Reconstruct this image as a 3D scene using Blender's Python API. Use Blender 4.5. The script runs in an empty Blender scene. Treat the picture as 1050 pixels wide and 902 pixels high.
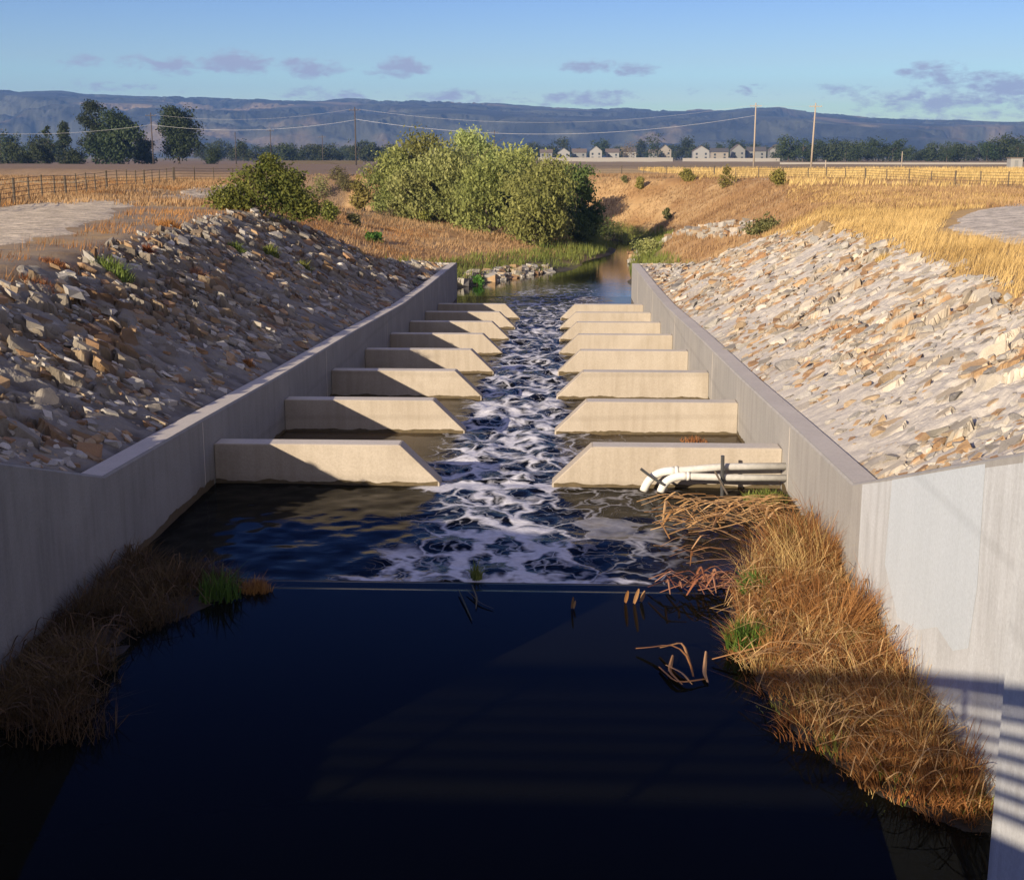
import bpy, math, random
import numpy as np
from mathutils import Vector, Matrix
R = math.radians
rng = np.random.default_rng(7)
random.seed(7)
scn = bpy.context.scene
COL = scn.collection

# ------------------------------------------------------------------ camera geometry
F, PIT, YAW, CX, H = 1330., .2147, .0406, 1.2715, 6.0
XW = 5.344            # inner face of the channel walls
TH = 0.45             # wall thickness
Y1, DY, SLOPE, HB = 23.769, 6.244, .0503, .70


def ray(u, v):
    a, b = u - 525, v - 451
    f = math.cos(PIT) * F - b * math.sin(PIT)
    zz = -(math.sin(PIT) * F + b * math.cos(PIT))
    return np.array([CX, 0, H]), np.array([a * math.cos(YAW) - f * math.sin(YAW), a * math.sin(YAW) + f * math.cos(YAW), zz])


def inv(u, v, z=None, Y=None, X=None):
    o, d = ray(u, v)
    t = (z - H) / d[2] if z is not None else (Y / d[1] if Y is not None else (X - CX) / d[0])
    return o + d * t


def proj(P):
    """photo pixel of world points (n,3)"""
    P = np.asarray(P, float)
    x, y, z = P[..., 0] - CX, P[..., 1], P[..., 2] - H
    r = x * math.cos(YAW) + y * math.sin(YAW)
    f = -x * math.sin(YAW) + y * math.cos(YAW)
    zc = f * math.cos(PIT) - z * math.sin(PIT)
    yc = -(z * math.cos(PIT) + f * math.sin(PIT))
    return 525 + F * r / zc, 451 + F * yc / zc, zc


# ------------------------------------------------------------------ noise helpers
def _h(ix, iy, s):
    n = (ix.astype(np.int64) * 374761393 + iy.astype(np.int64) * 668265263 + s * 1442695041) & 0xffffffff
    n = ((n ^ (n >> 13)) * 1274126177) & 0xffffffff
    n = ((n ^ (n >> 16)) * 2246822519) & 0xffffffff
    n = n ^ (n >> 15)
    return (n & 0xffffff) / float(0x1000000)


def vn(x, y, s=0):
    x = np.asarray(x, float); y = np.asarray(y, float)
    ix, iy = np.floor(x), np.floor(y)
    fx, fy = x - ix, y - iy
    fx = fx * fx * (3 - 2 * fx); fy = fy * fy * (3 - 2 * fy)
    a, b = _h(ix, iy, s), _h(ix + 1, iy, s)
    c, d = _h(ix, iy + 1, s), _h(ix + 1, iy + 1, s)
    return (a + (b - a) * fx) + ((c + (d - c) * fx) - (a + (b - a) * fx)) * fy


def fbm(x, y, s=0, o=4):
    t = 0; a = .5; n = 0
    for k in range(o):
        t = t + a * vn(x * 2 ** k + 17.3 * k, y * 2 ** k - 9.1 * k, s + k); n += a; a *= .5
    return t / n


def sst(a, b, x):
    t = np.clip((np.asarray(x, float) - a) / (b - a), 0, 1)
    return t * t * (3 - 2 * t)


def smin(a, b, k):
    h = np.clip(.5 + .5 * (b - a) / k, 0, 1)
    return b + (a - b) * h - k * h * (1 - h)


# ------------------------------------------------------------------ terrain
YP = [-50, 10.2, 17.93, 23, 30, 39.8, 44.8, 53.5, 63, 79.5, 400]
ZP = [3.8, 3.8, 1.5, 1.3, 1.0, .66, .45, .09, -.1, -.33, -.33]


def wall_top(Y):
    return np.interp(Y, YP, ZP)


def toe(Y):
    return 3.2 * sst(60, 79, Y)


CREEK = np.array([(0, 70, 7), (0, 82, 7), (.6, 87, 6), (2.2, 93, 4.2), (3.8, 100, 2.7), (5.0, 108, 1.9), (6.4, 116, 1.6), (7.6, 126, 1.7), (5, 136, 1.8), (-8, 144, 2.0),
                  (-30, 152, 2.2), (-80, 168, 3), (-200, 200, 3)], float)


def creek_dist(X, Y):
    best = np.full(np.shape(X), 1e9); side = np.zeros(np.shape(X))
    for (x0, y0, w0), (x1, y1, w1) in zip(CREEK[:-1], CREEK[1:]):
        dx, dy = x1 - x0, y1 - y0
        t = np.clip(((X - x0) * dx + (Y - y0) * dy) / (dx * dx + dy * dy), 0, 1)
        px, py = x0 + t * dx, y0 + t * dy
        d = np.hypot(X - px, Y - py) - (w0 + t * (w1 - w0))
        s = dx * (Y - y0) - dy * (X - x0)
        m = d < best
        best = np.where(m, d, best); side = np.where(m, s, side)
    return best, side      # side > 0: left of the flow


def terrain(X, Y, detail=True):
    X = np.asarray(X, float); Y = np.asarray(Y, float)
    aX = np.abs(X)
    crest = np.where(X < 0, 3.62 - .5 * sst(24, 16, Y), 3.46)
    up = wall_top(Y) - .07 + np.where(X < 0, .5 - .10 * sst(27, 18, Y), .5) * np.maximum(0, aX - (XW + TH) - toe(Y))
    up = smin(up, crest + sst(0, 12, aX - 12) * np.where(X < 0, .15, .3), .25)
    D, side = creek_dist(X, Y)
    D = D + (fbm(X / 5, Y / 5, 5) - .5) * 1.6 * sst(82, 86, Y)
    s = np.where(side > 0, .30 - .15 * sst(90, 108, Y) * sst(-30, -20, X), .5)
    dn = -2.75 + .5 * np.minimum(np.maximum(D + 1, 0), 1.2) + np.maximum(0, D - .2) * s
    dn = smin(dn, 3.76 + 0 * X, .5)
    dn = np.where(D < -1, -2.75 - .6 * sst(0, 2, -1 - D), dn)
    t_in = (Y > 79.75).astype(float)
    t_out = sst(66, 92, Y)
    k = sst(9.2, 12, aX)
    t = t_in * (1 - k) + t_out * k
    z = up * (1 - t) + dn * t
    z = np.where((aX < XW + .3) & (Y < 79.8), -4.0, z)
    if detail:
        far = sst(14, 30, aX) + sst(85, 100, Y)
        far = np.clip(far, 0, 1)
        z = z + (fbm(X / 7, Y / 7, 11) - .5) * .35 * far + (fbm(X / 1.1, Y / 1.1, 13, 3) - .5) * .10 * (aX > XW + .5)
        z = z + sst(120, 220, np.hypot(X, Y)) * sst(20, 60, -X) * .7 * sst(450, 250, Y)
    return z


def terr(x, y):
    return float(terrain(np.array([x]), np.array([y]))[0])


_TT = np.concatenate([np.arange(9, 150, .1), np.geomspace(150, 2500, 900)])


def ground_at(u, v):
    o, d = ray(u, v); d = d / d[1]
    P = o[None] + d[None] * _TT[:, None]
    z = terrain(P[:, 0], P[:, 1])
    hit = np.nonzero(P[:, 2] <= z)[0]
    i = hit[0] if len(hit) else len(_TT) - 1
    return np.array([P[i, 0], P[i, 1], z[i]])


def water_z(Y):
    """water surface in the channel: calm pool, sill lip, then steps down the baffled chute"""
    Y = np.asarray(Y, float)
    k = (Y - (Y1 + .25)) / DY
    n = np.floor(k); t = k - n
    z = -.06 * sst(17.82, 18.05, Y)
    st = -(SLOPE * DY) * (n + .18 * t + .82 * sst(0, .16, t))
    st = np.where(k < 0, 0, st)
    z = z + st + SLOPE * DY * 0
    return np.maximum(z, -2.42)


# ------------------------------------------------------------------ object helpers
def link(o, parent=None):
    COL.objects.link(o)
    if parent is not None:
        o.parent = parent
    return o


def tag(o, label=None, cat=None, group=None, kind=None):
    if label: o['label'] = label
    if cat: o['category'] = cat
    if group: o['group'] = group
    if kind: o['kind'] = kind
    return o


def empty(name, loc, rz=0.):
    o = bpy.data.objects.new(name, None); link(o)
    o.location = loc; o.rotation_euler = (0, 0, rz); o.empty_display_size = .2
    return o


def np_mesh(name, V, Fc, mat=None, attrs=None, smooth=False):
    V = np.asarray(V, np.float32); Fc = np.asarray(Fc, np.int32)
    me = bpy.data.meshes.new(name)
    n, k = Fc.shape
    me.vertices.add(len(V)); me.vertices.foreach_set('co', V.ravel())
    me.loops.add(n * k); me.loops.foreach_set('vertex_index', Fc.ravel())
    me.polygons.add(n); me.polygons.foreach_set('loop_start', np.arange(0, n * k, k, dtype=np.int32))
    try:
        me.polygons.foreach_set('loop_total', np.full(n, k, np.int32))
    except Exception:
        pass
    for a, val in (attrs or {}).items():
        val = np.asarray(val, np.float32)
        if val.ndim == 1:
            at = me.attributes.new(a, 'FLOAT', 'POINT'); at.data.foreach_set('value', val)
        else:
            at = me.attributes.new(a, 'FLOAT_COLOR', 'POINT')
            c = np.ones((len(V), 4), np.float32); c[:, :3] = val
            at.data.foreach_set('color', c.ravel())
    me.update(calc_edges=True)
    me.polygons.foreach_set('use_smooth', np.full(n, smooth, bool))
    if mat is not None:
        me.materials.append(mat)
    return me


def obj(name, me, parent=None, loc=None):
    o = bpy.data.objects.new(name, me); link(o, parent)
    if loc is not None: o.location = loc
    return o


def grid_faces(nx, ny):
    i = np.arange(nx - 1)[None, :] + np.arange(ny - 1)[:, None] * nx
    i = i.ravel()
    return np.stack([i, i + 1, i + 1 + nx, i + nx], 1)


class MB:
    """collects polygons into one mesh"""
    def __init__(s): s.v = []; s.f = []
    def add(s, vs, fs):
        n = len(s.v); s.v += [tuple(map(float, v)) for v in vs]; s.f += [tuple(i + n for i in f) for f in fs]; return s
    def box(s, x0, x1, y0, y1, z0, z1):
        return s.add([(x0, y0, z0), (x1, y0, z0), (x1, y1, z0), (x0, y1, z0), (x0, y0, z1), (x1, y0, z1), (x1, y1, z1), (x0, y1, z1)],
                     [(3, 2, 1, 0), (4, 5, 6, 7), (0, 1, 5, 4), (1, 2, 6, 5), (2, 3, 7, 6), (3, 0, 4, 7)])
    def tube(s, pts, rad, n=8, cap=True):
        pts = [Vector(p) for p in pts]
        rads = rad if hasattr(rad, '__len__') else [rad] * len(pts)
        rings = []; up = Vector((0.31, .17, .93)).normalized(); base = len(s.v)
        for i, p in enumerate(pts):
            t = (pts[min(i + 1, len(pts) - 1)] - pts[max(i - 1, 0)]).normalized()
            a = t.cross(up)
            if a.length < .05: a = t.cross(Vector((1, 0, 0)))
            a.normalize(); b = t.cross(a)
            for k in range(n):
                w = 2 * math.pi * k / n
                s.v.append(tuple(p + (a * math.cos(w) + b * math.sin(w)) * rads[i]))
        for i in range(len(pts) - 1):
            for k in range(n):
                q = base + i * n
                s.f.append((q + k, q + (k + 1) % n, q + n + (k + 1) % n, q + n + k))
        if cap:
            s.f.append(tuple(base + k for k in reversed(range(n))))
            q = base + (len(pts) - 1) * n
            s.f.append(tuple(q + k for k in range(n)))
        return s
    def mesh(s, name, mat, bevel=0, smooth=False):
        me = bpy.data.meshes.new(name); me.from_pydata(s.v, [], s.f); me.update()
        if bevel or True:
            import bmesh
            bm = bmesh.new(); bm.from_mesh(me)
            bmesh.ops.recalc_face_normals(bm, faces=bm.faces)
            if bevel:
                es = [e for e in bm.edges if len(e.link_faces) == 2 and e.calc_face_angle(0) > .5]
                bmesh.ops.bevel(bm, geom=es, offset=bevel, segments=2, affect='EDGES', profile=.5)
            bm.to_mesh(me); bm.free()
        me.polygons.foreach_set('use_smooth', [smooth] * len(me.polygons))
        me.materials.append(mat)
        return me
    def build(s, name, mat, parent=None, bevel=0, smooth=False, loc=None):
        return obj(name, s.mesh(name, mat, bevel, smooth), parent, loc)


# ------------------------------------------------------------------ materials
def new_mat(name):
    m = bpy.data.materials.new(name); m.use_nodes = True
    nt = m.node_tree
    p = nt.nodes['Principled BSDF']
    p.inputs['Specular IOR Level'].default_value = .25
    return m, nt, p


def N(nt, typ, **kw):
    n = nt.nodes.new(typ)
    for k, v in kw.items():
        if k in n.inputs.keys() if isinstance(k, str) else False:
            n.inputs[k].default_value = v
        else:
            setattr(n, k, v)
    return n


def L(nt, a, b): nt.links.new(a, b)


def mathn(nt, op, a, b=None, c=None, clamp=False):
    n = nt.nodes.new('ShaderNodeMath'); n.operation = op; n.use_clamp = clamp
    for i, x in enumerate((a, b, c)):
        if x is None: continue
        if isinstance(x, (int, float)): n.inputs[i].default_value = x
        else: nt.links.new(x, n.inputs[i])
    return n.outputs[0]


def mixc(nt, fac, a, b, blend='MIX'):
    n = nt.nodes.new('ShaderNodeMix'); n.data_type = 'RGBA'; n.blend_type = blend
    for sock, x in ((n.inputs[0], fac), (n.inputs[6], a), (n.inputs[7], b)):
        if isinstance(x, (int, float)): sock.default_value = x
        elif isinstance(x, tuple): sock.default_value = (*x, 1) if len(x) == 3 else x
        else: nt.links.new(x, sock)
    return n.outputs[2]


def ramp(nt, x, stops):
    n = nt.nodes.new('ShaderNodeValToRGB'); nt.links.new(x, n.inputs[0])
    e = n.color_ramp.elements
    while len(e) < len(stops): e.new(.5)
    for el, (p, c) in zip(e, stops):
        el.position = p; el.color = (*c, 1) if isinstance(c, tuple) else (c, c, c, 1)
    return n.outputs[0]


def coords(nt, scale=(1, 1, 1), space='Object'):
    tc = nt.nodes.new('ShaderNodeTexCoord'); mp = nt.nodes.new('ShaderNodeMapping')
    mp.inputs['Scale'].default_value = scale
    nt.links.new(tc.outputs[space], mp.inputs[0]); return mp.outputs[0]


def noise(nt, vec, scale, detail=4, rough=.55, dist=0):
    n = nt.nodes.new('ShaderNodeTexNoise'); n.inputs['Scale'].default_value = scale
    n.inputs['Detail'].default_value = detail; n.inputs['Roughness'].default_value = rough; n.inputs['Distortion'].default_value = dist
    nt.links.new(vec, n.inputs['Vector']); return n.outputs[0]


def bump(nt, p, h, strength=.3, dist=.02):
    b = nt.nodes.new('ShaderNodeBump'); b.inputs['Strength'].default_value = strength; b.inputs['Distance'].default_value = dist
    nt.links.new(h, b.inputs['Height']); nt.links.new(b.outputs[0], p.inputs['Normal'])


def simple(name, c, rough=.7, var=.25, scale=6, metal=0, bumpd=0):
    m, nt, p = new_mat(name)
    v = coords(nt); n = noise(nt, v, scale)
    col = mixc(nt, n, tuple(x * (1 - var) for x in c), tuple(min(1, x * (1 + var)) for x in c))
    L(nt, col, p.inputs['Base Color']); p.inputs['Roughness'].default_value = rough; p.inputs['Metallic'].default_value = metal
    if bumpd: bump(nt, p, noise(nt, v, scale * 5), .4, bumpd)
    return m


def concrete(name, c, stain, streak=.5, blot=.5, pale=None):
    """board-formed concrete with vertical runs, blotches and pores"""
    m, nt, p = new_mat(name)
    v = coords(nt)
    st = noise(nt, coords(nt, (2.2, 2.2, .16)), 2.4, 6, .65)
    bl = noise(nt, v, .55, 5, .6, .6)
    fine = noise(nt, v, 26, 5, .7)
    pore = noise(nt, v, 90, 2, .5)
    c0 = mixc(nt, mathn(nt, 'MULTIPLY', ramp(nt, st, [(.42, 0.), (.68, 1.)]), streak), c, stain)
    c1 = mixc(nt, mathn(nt, 'MULTIPLY', ramp(nt, bl, [(.45, 0.), (.7, 1.)]), blot), c0, pale or tuple(min(.8, x * 1.28) for x in c))
    c2 = mixc(nt, ramp(nt, fine, [(.3, .35), (.7, 0.)]), c1, tuple(x * .6 for x in stain))
    lift = nt.nodes.new('ShaderNodeTexWave'); lift.wave_type = 'BANDS'; lift.bands_direction = 'Z'
    lift.inputs['Scale'].default_value = .13; lift.inputs['Distortion'].default_value = .5; lift.inputs['Detail'].default_value = 1
    L(nt, v, lift.inputs['Vector'])
    c3 = mixc(nt, ramp(nt, lift.outputs[1], [(0., .16), (.012, 0.)]), c2, tuple(x * .5 for x in stain))
    L(nt, c3, p.inputs['Base Color']); p.inputs['Roughness'].default_value = .88
    bump(nt, p, mathn(nt, 'ADD', fine, mathn(nt, 'MULTIPLY', pore, .6)), .35, .012)
    return m


M = {}
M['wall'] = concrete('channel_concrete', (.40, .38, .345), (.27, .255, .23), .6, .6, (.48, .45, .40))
M['wall_shade'] = concrete('channel_concrete_shade_darkened', (.285, .275, .25), (.19, .18, .16), .55, .6, (.37, .355, .32))  # wall concrete darkened for this side, shade put into the colour
M['cap'] = concrete('lightened_cap', (.56, .51, .44), (.42, .38, .32), .3, .4)  # raised tone on flat tops stands in for light they catch
M['baffle'] = concrete('baffle_concrete', (.43, .372, .298), (.32, .27, .205), .62, .75, (.52, .46, .38))
M['paint'] = concrete('pale_cover_paint', (.58, .625, .65), (.50, .54, .555), .4, .4, (.64, .68, .695))
M['limewash'] = concrete('lime_streaked_concrete', (.59, .605, .60), (.43, .43, .415), .8, .6, (.72, .735, .73))
M['pvc'] = simple('white_pvc', (.66, .64, .59), .4, .2, 14)
M['pipe'] = simple('grey_pipe', (.46, .445, .41), .5, .3, 12)
M['steel'] = simple('dull_steel', (.10, .10, .10), .5, .3, 20, .6)
M['galv'] = simple('galvanised_rail', (.35, .36, .37), .45, .1, 10, .7)
M['mud'] = simple('wet_mud', (.03, .024, .017), .6, .5, 3, 0, .03)
M['old_wood'] = simple('weathered_wood', (.10, .08, .06), .85, .3, 8)
M['pale_wood'] = simple('sun_bleached_pole_wood', (.36, .30, .235), .85, .2, 8)
M['dark_wood'] = simple('creosoted_pole_wood', (.075, .062, .055), .85, .25, 8)
M['wire'] = simple('aluminium_wire', (.50, .50, .50), .4, .05, 5, .3)
M['bark'] = simple('bark', (.13, .10, .075), .9, .3, 6)
M['house_white'] = simple('white_render', (.30, .295, .28), .8, .05)
M['house_grey'] = simple('grey_siding', (.22, .22, .21), .8, .05)
M['house_tan'] = simple('tan_render', (.28, .25, .21), .8, .05)
M['roof'] = simple('dark_shingle', (.09, .085, .085), .85, .2)
M['roof_brown'] = simple('brown_shingle', (.15, .12, .10), .85, .2)
M['window'] = simple('window_glass', (.04, .05, .06), .1, .1)
M['pale_fence'] = simple('pale_block_wall', (.30, .28, .25), .85, .1)
M['ceramic'] = simple('insulator', (.35, .33, .30), .3, .1)


def vcol_mat(name, rough=.9, var=.35, scale=3., bd=.03, fine=40):
    """albedo from the 'col' attribute, broken up by noise"""
    m, nt, p = new_mat(name)
    at = N(nt, 'ShaderNodeAttribute', attribute_name='col')
    v = coords(nt)
    a = noise(nt, v, scale, 6, .65); b = noise(nt, v, fine, 3, .7)
    k = mathn(nt, 'ADD', mathn(nt, 'MULTIPLY', a, .6), mathn(nt, 'MULTIPLY', b, .4))
    g = ramp(nt, k, [(.3, 1 - var), (.7, 1 + var)]) if False else mathn(nt, 'MULTIPLY_ADD', mathn(nt, 'SUBTRACT', k, .5), var * 4, 1.)
    vm = nt.nodes.new('ShaderNodeVectorMath'); vm.operation = 'SCALE'
    L(nt, at.outputs['Color'], vm.inputs[0]); L(nt, g, vm.inputs['Scale'])
    L(nt, vm.outputs[0], p.inputs['Base Color']); p.inputs['Roughness'].default_value = rough
    bump(nt, p, b, .5, bd)
    return m


M['ground'] = vcol_mat('ground', .95, .32, 1.3, .05, 9)
M['riprap'] = vcol_mat('riprap_bed', .92, .28, 5., .02, 40)
M['gravel'] = vcol_mat('gravel_path', 1., 1.1, 1.6, .08, 9)
M['hills'] = vcol_mat('hills', 1., .5, .006, 6, .03)


def leaf_mat(name, dark, light, trans=.3, dry=None):
    m, nt, p = new_mat(name)
    at = N(nt, 'ShaderNodeAttribute', attribute_name='tint')
    oi = nt.nodes.new('ShaderNodeObjectInfo')
    col = mixc(nt, at.outputs['Fac'], dark, light)
    hs = nt.nodes.new('ShaderNodeHueSaturation')
    L(nt, mathn(nt, 'MULTIPLY_ADD', oi.outputs['Random'], .05, .475), hs.inputs['Hue'])
    L(nt, mathn(nt, 'MULTIPLY_ADD', oi.outputs['Random'], .4, .8), hs.inputs['Value'])
    L(nt, col, hs.inputs['Color'])
    L(nt, hs.outputs[0], p.inputs['Base Color']); p.inputs['Roughness'].default_value = .65
    p.inputs['Specular IOR Level'].default_value = .2
    if trans:
        t = nt.nodes.new('ShaderNodeBsdfTranslucent'); L(nt, hs.outputs[0], t.inputs[0])
        mx = nt.nodes.new('ShaderNodeMixShader'); mx.inputs[0].default_value = trans
        L(nt, p.outputs[0], mx.inputs[1]); L(nt, t.outputs[0], mx.inputs[2])
        L(nt, mx.outputs[0], nt.nodes['Material Output'].inputs[0])
    return m


M['willow'] = leaf_mat('willow_leaves', (.12, .15, .04), (.40, .42, .13), .4)
M['willow_light'] = leaf_mat('young_willow_leaves', (.17, .215, .06), (.46, .49, .18), .4)
M['willow_dark'] = leaf_mat('dark_willow_leaves', (.045, .075, .02), (.14, .17, .05))
M['bush'] = leaf_mat('bush_leaves', (.045, .065, .012), (.20, .19, .04))
M['yellow_bush'] = leaf_mat('yellowing_leaves', (.16, .17, .035), (.34, .31, .08))
M['tree_dark'] = leaf_mat('dark_tree_leaves', (.018, .032, .012), (.055, .075, .028), .15)
M['tree_far'] = leaf_mat('far_tree_leaves', (.02, .033, .014), (.06, .075, .03), .1)
M['tree_brown'] = leaf_mat('brown_tree_leaves', (.12, .085, .05), (.22, .16, .10), .1)
M['scrub'] = leaf_mat('olive_scrub_leaves', (.08, .085, .03), (.22, .19, .08))
M['dry'] = leaf_mat('dry_grass_blades', (.20, .095, .025), (.60, .34, .105), .3)
M['dry_low'] = leaf_mat('short_dry_grass_blades', (.27, .165, .075), (.50, .345, .165), .3)
M['rust'] = leaf_mat('rusty_grass_blades', (.20, .085, .025), (.50, .25, .07), .3)
M['brush'] = leaf_mat('shade_darkened_brush_stems', (.05, .032, .017), (.17, .105, .05), .2)  # dry brown stems darkened, with shade put into the colour
M['gold'] = leaf_mat('golden_grass_blades', (.39, .225, .095), (.64, .41, .19), .3)
M['green'] = leaf_mat('green_grass_blades', (.10, .14, .025), (.27, .30, .07), .3)
M['weed'] = leaf_mat('green_weed_leaves', (.035, .10, .013), (.13, .245, .04), .3)
M['straw'] = leaf_mat('matted_straw', (.20, .105, .04), (.52, .33, .15), .1)
M['algae'] = simple('algae_tide_mark', (.10, .075, .04), .7, .5, 9)
M['reed'] = leaf_mat('dead_reed_leaves', (.36, .17, .06), (.62, .38, .19), .2)


def rock_mat(name, a, b):
    m, nt, p = new_mat(name)
    v = coords(nt); oi = nt.nodes.new('ShaderNodeObjectInfo')
    n1 = noise(nt, v, 2.5, 6, .65); n2 = noise(nt, v, 14, 5, .7)
    col = mixc(nt, ramp(nt, n1, [(.35, 0.), (.65, 1.)]), a, b)
    col = mixc(nt, ramp(nt, n2, [(.35, .5), (.55, 0.)]), col, tuple(x * .45 for x in a))
    hs = nt.nodes.new('ShaderNodeHueSaturation')
    L(nt, mathn(nt, 'MULTIPLY_ADD', oi.outputs['Random'], .5, .75), hs.inputs['Value']); L(nt, col, hs.inputs['Color'])
    L(nt, hs.outputs[0], p.inputs['Base Color']); p.inputs['Roughness'].default_value = .85
    bump(nt, p, n2, .5, .03)
    return m


ROCK = {'pale grey': rock_mat('pale_grey_rock', (.34, .32, .28), (.43, .40, .35)),
        'tan': rock_mat('tan_rock', (.35, .25, .145), (.44, .34, .225)),
        'rusty brown': rock_mat('rusty_rock', (.27, .155, .075), (.40, .28, .17)),
        'whitish': rock_mat('whitish_rock', (.46, .43, .38), (.56, .52, .46)),
        'dark grey': rock_mat('dark_grey_rock', (.17, .16, .15), (.27, .25, .23))}

# ---- water with lacy foam
def water_mat(name, foam=True, spec=.035):
    m, nt, p = new_mat(name)
    v = coords(nt)
    p.inputs['IOR'].default_value = 1.33; p.inputs['Specular IOR Level'].default_value = spec
    w1 = noise(nt, coords(nt, (.5, 1.3, 1)), 1.6, 3, .5)
    w2 = noise(nt, coords(nt, (1., 1.8, 1)), 7., 3, .55)
    if not foam:
        p.inputs['Base Color'].default_value = (.012, .014, .013, 1); p.inputs['Roughness'].default_value = .03
        p.inputs['Specular IOR Level'].default_value = .5
        bump(nt, p, mathn(nt, 'ADD', w1, mathn(nt, 'MULTIPLY', w2, .6)), .45, .025)
        return m
    at = N(nt, 'ShaderNodeAttribute', attribute_name='foam')
    ag = N(nt, 'ShaderNodeAttribute', attribute_name='agit')
    tb = N(nt, 'ShaderNodeAttribute', attribute_name='turbid')
    wn = nt.nodes.new('ShaderNodeTexNoise'); wn.inputs['Scale'].default_value = 1.5; wn.inputs['Detail'].default_value = 3
    L(nt, v, wn.inputs['Vector'])
    vm = nt.nodes.new('ShaderNodeVectorMath'); vm.operation = 'MULTIPLY_ADD'
    L(nt, wn.outputs['Color'], vm.inputs[0]); vm.inputs[1].default_value = (1.3, 1.3, 0); L(nt, v, vm.inputs[2])
    def lace(scale, sx, sy):
        mp = nt.nodes.new('ShaderNodeMapping'); mp.inputs['Scale'].default_value = (sx, sy, 0)
        L(nt, vm.outputs[0], mp.inputs[0])
        vo = nt.nodes.new('ShaderNodeTexVoronoi'); vo.feature = 'DISTANCE_TO_EDGE'; vo.inputs['Scale'].default_value = scale
        L(nt, mp.outputs[0], vo.inputs['Vector']); return vo.outputs['Distance']
    e1 = lace(1.25, 1.0, .8); e2 = lace(3.1, 1.0, .8)
    big = noise(nt, coords(nt, (.9, .6, 1)), 1.0, 4, .6, .8)
    # threshold: a cell wall of foam widens with density
    d = at.outputs['Fac']
    wid = mathn(nt, 'MULTIPLY', mathn(nt, 'MULTIPLY', d, mathn(nt, 'MULTIPLY_ADD', big, 1.6, -.1)), .36)
    l1 = mathn(nt, 'DIVIDE', mathn(nt, 'SUBTRACT', wid, e1), .11)
    wid2 = mathn(nt, 'MULTIPLY', wid, .5)
    l2 = mathn(nt, 'DIVIDE', mathn(nt, 'SUBTRACT', wid2, e2), .13)
    fm = mathn(nt, 'MAXIMUM', mathn(nt, 'MINIMUM', mathn(nt, 'MAXIMUM', l1, 0.), 1.), mathn(nt, 'MULTIPLY', mathn(nt, 'MINIMUM', mathn(nt, 'MAXIMUM', l2, 0.), 1.), .8))
    fm = mathn(nt, 'MULTIPLY', fm, mathn(nt, 'MULTIPLY_ADD', noise(nt, v, 9, 3, .6), .7, .45), clamp=True)
    gate = ramp(nt, d, [(.02, 0.), (.15, 1.)])
    fm = mathn(nt, 'MULTIPLY', fm, gate, clamp=True)
    deep = mixc(nt, tb.outputs['Fac'], (.0046, .0048, .0031), (.085, .062, .036))
    col = mixc(nt, fm, deep, (.66, .66, .71))
    L(nt, col, p.inputs['Base Color'])
    L(nt, mathn(nt, 'MULTIPLY_ADD', fm, .55, .03), p.inputs['Roughness'])
    hgt = mathn(nt, 'ADD', mathn(nt, 'MULTIPLY', mathn(nt, 'ADD', w1, mathn(nt, 'MULTIPLY', w2, .35)), mathn(nt, 'MULTIPLY_ADD', ag.outputs['Fac'], 1., .02)), mathn(nt, 'MULTIPLY', fm, .25))
    bump(nt, p, hgt, .6, .07)
    return m


M['water'] = water_mat('channel_water'); M['creek'] = water_mat('creek_water', True, .5)

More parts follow.
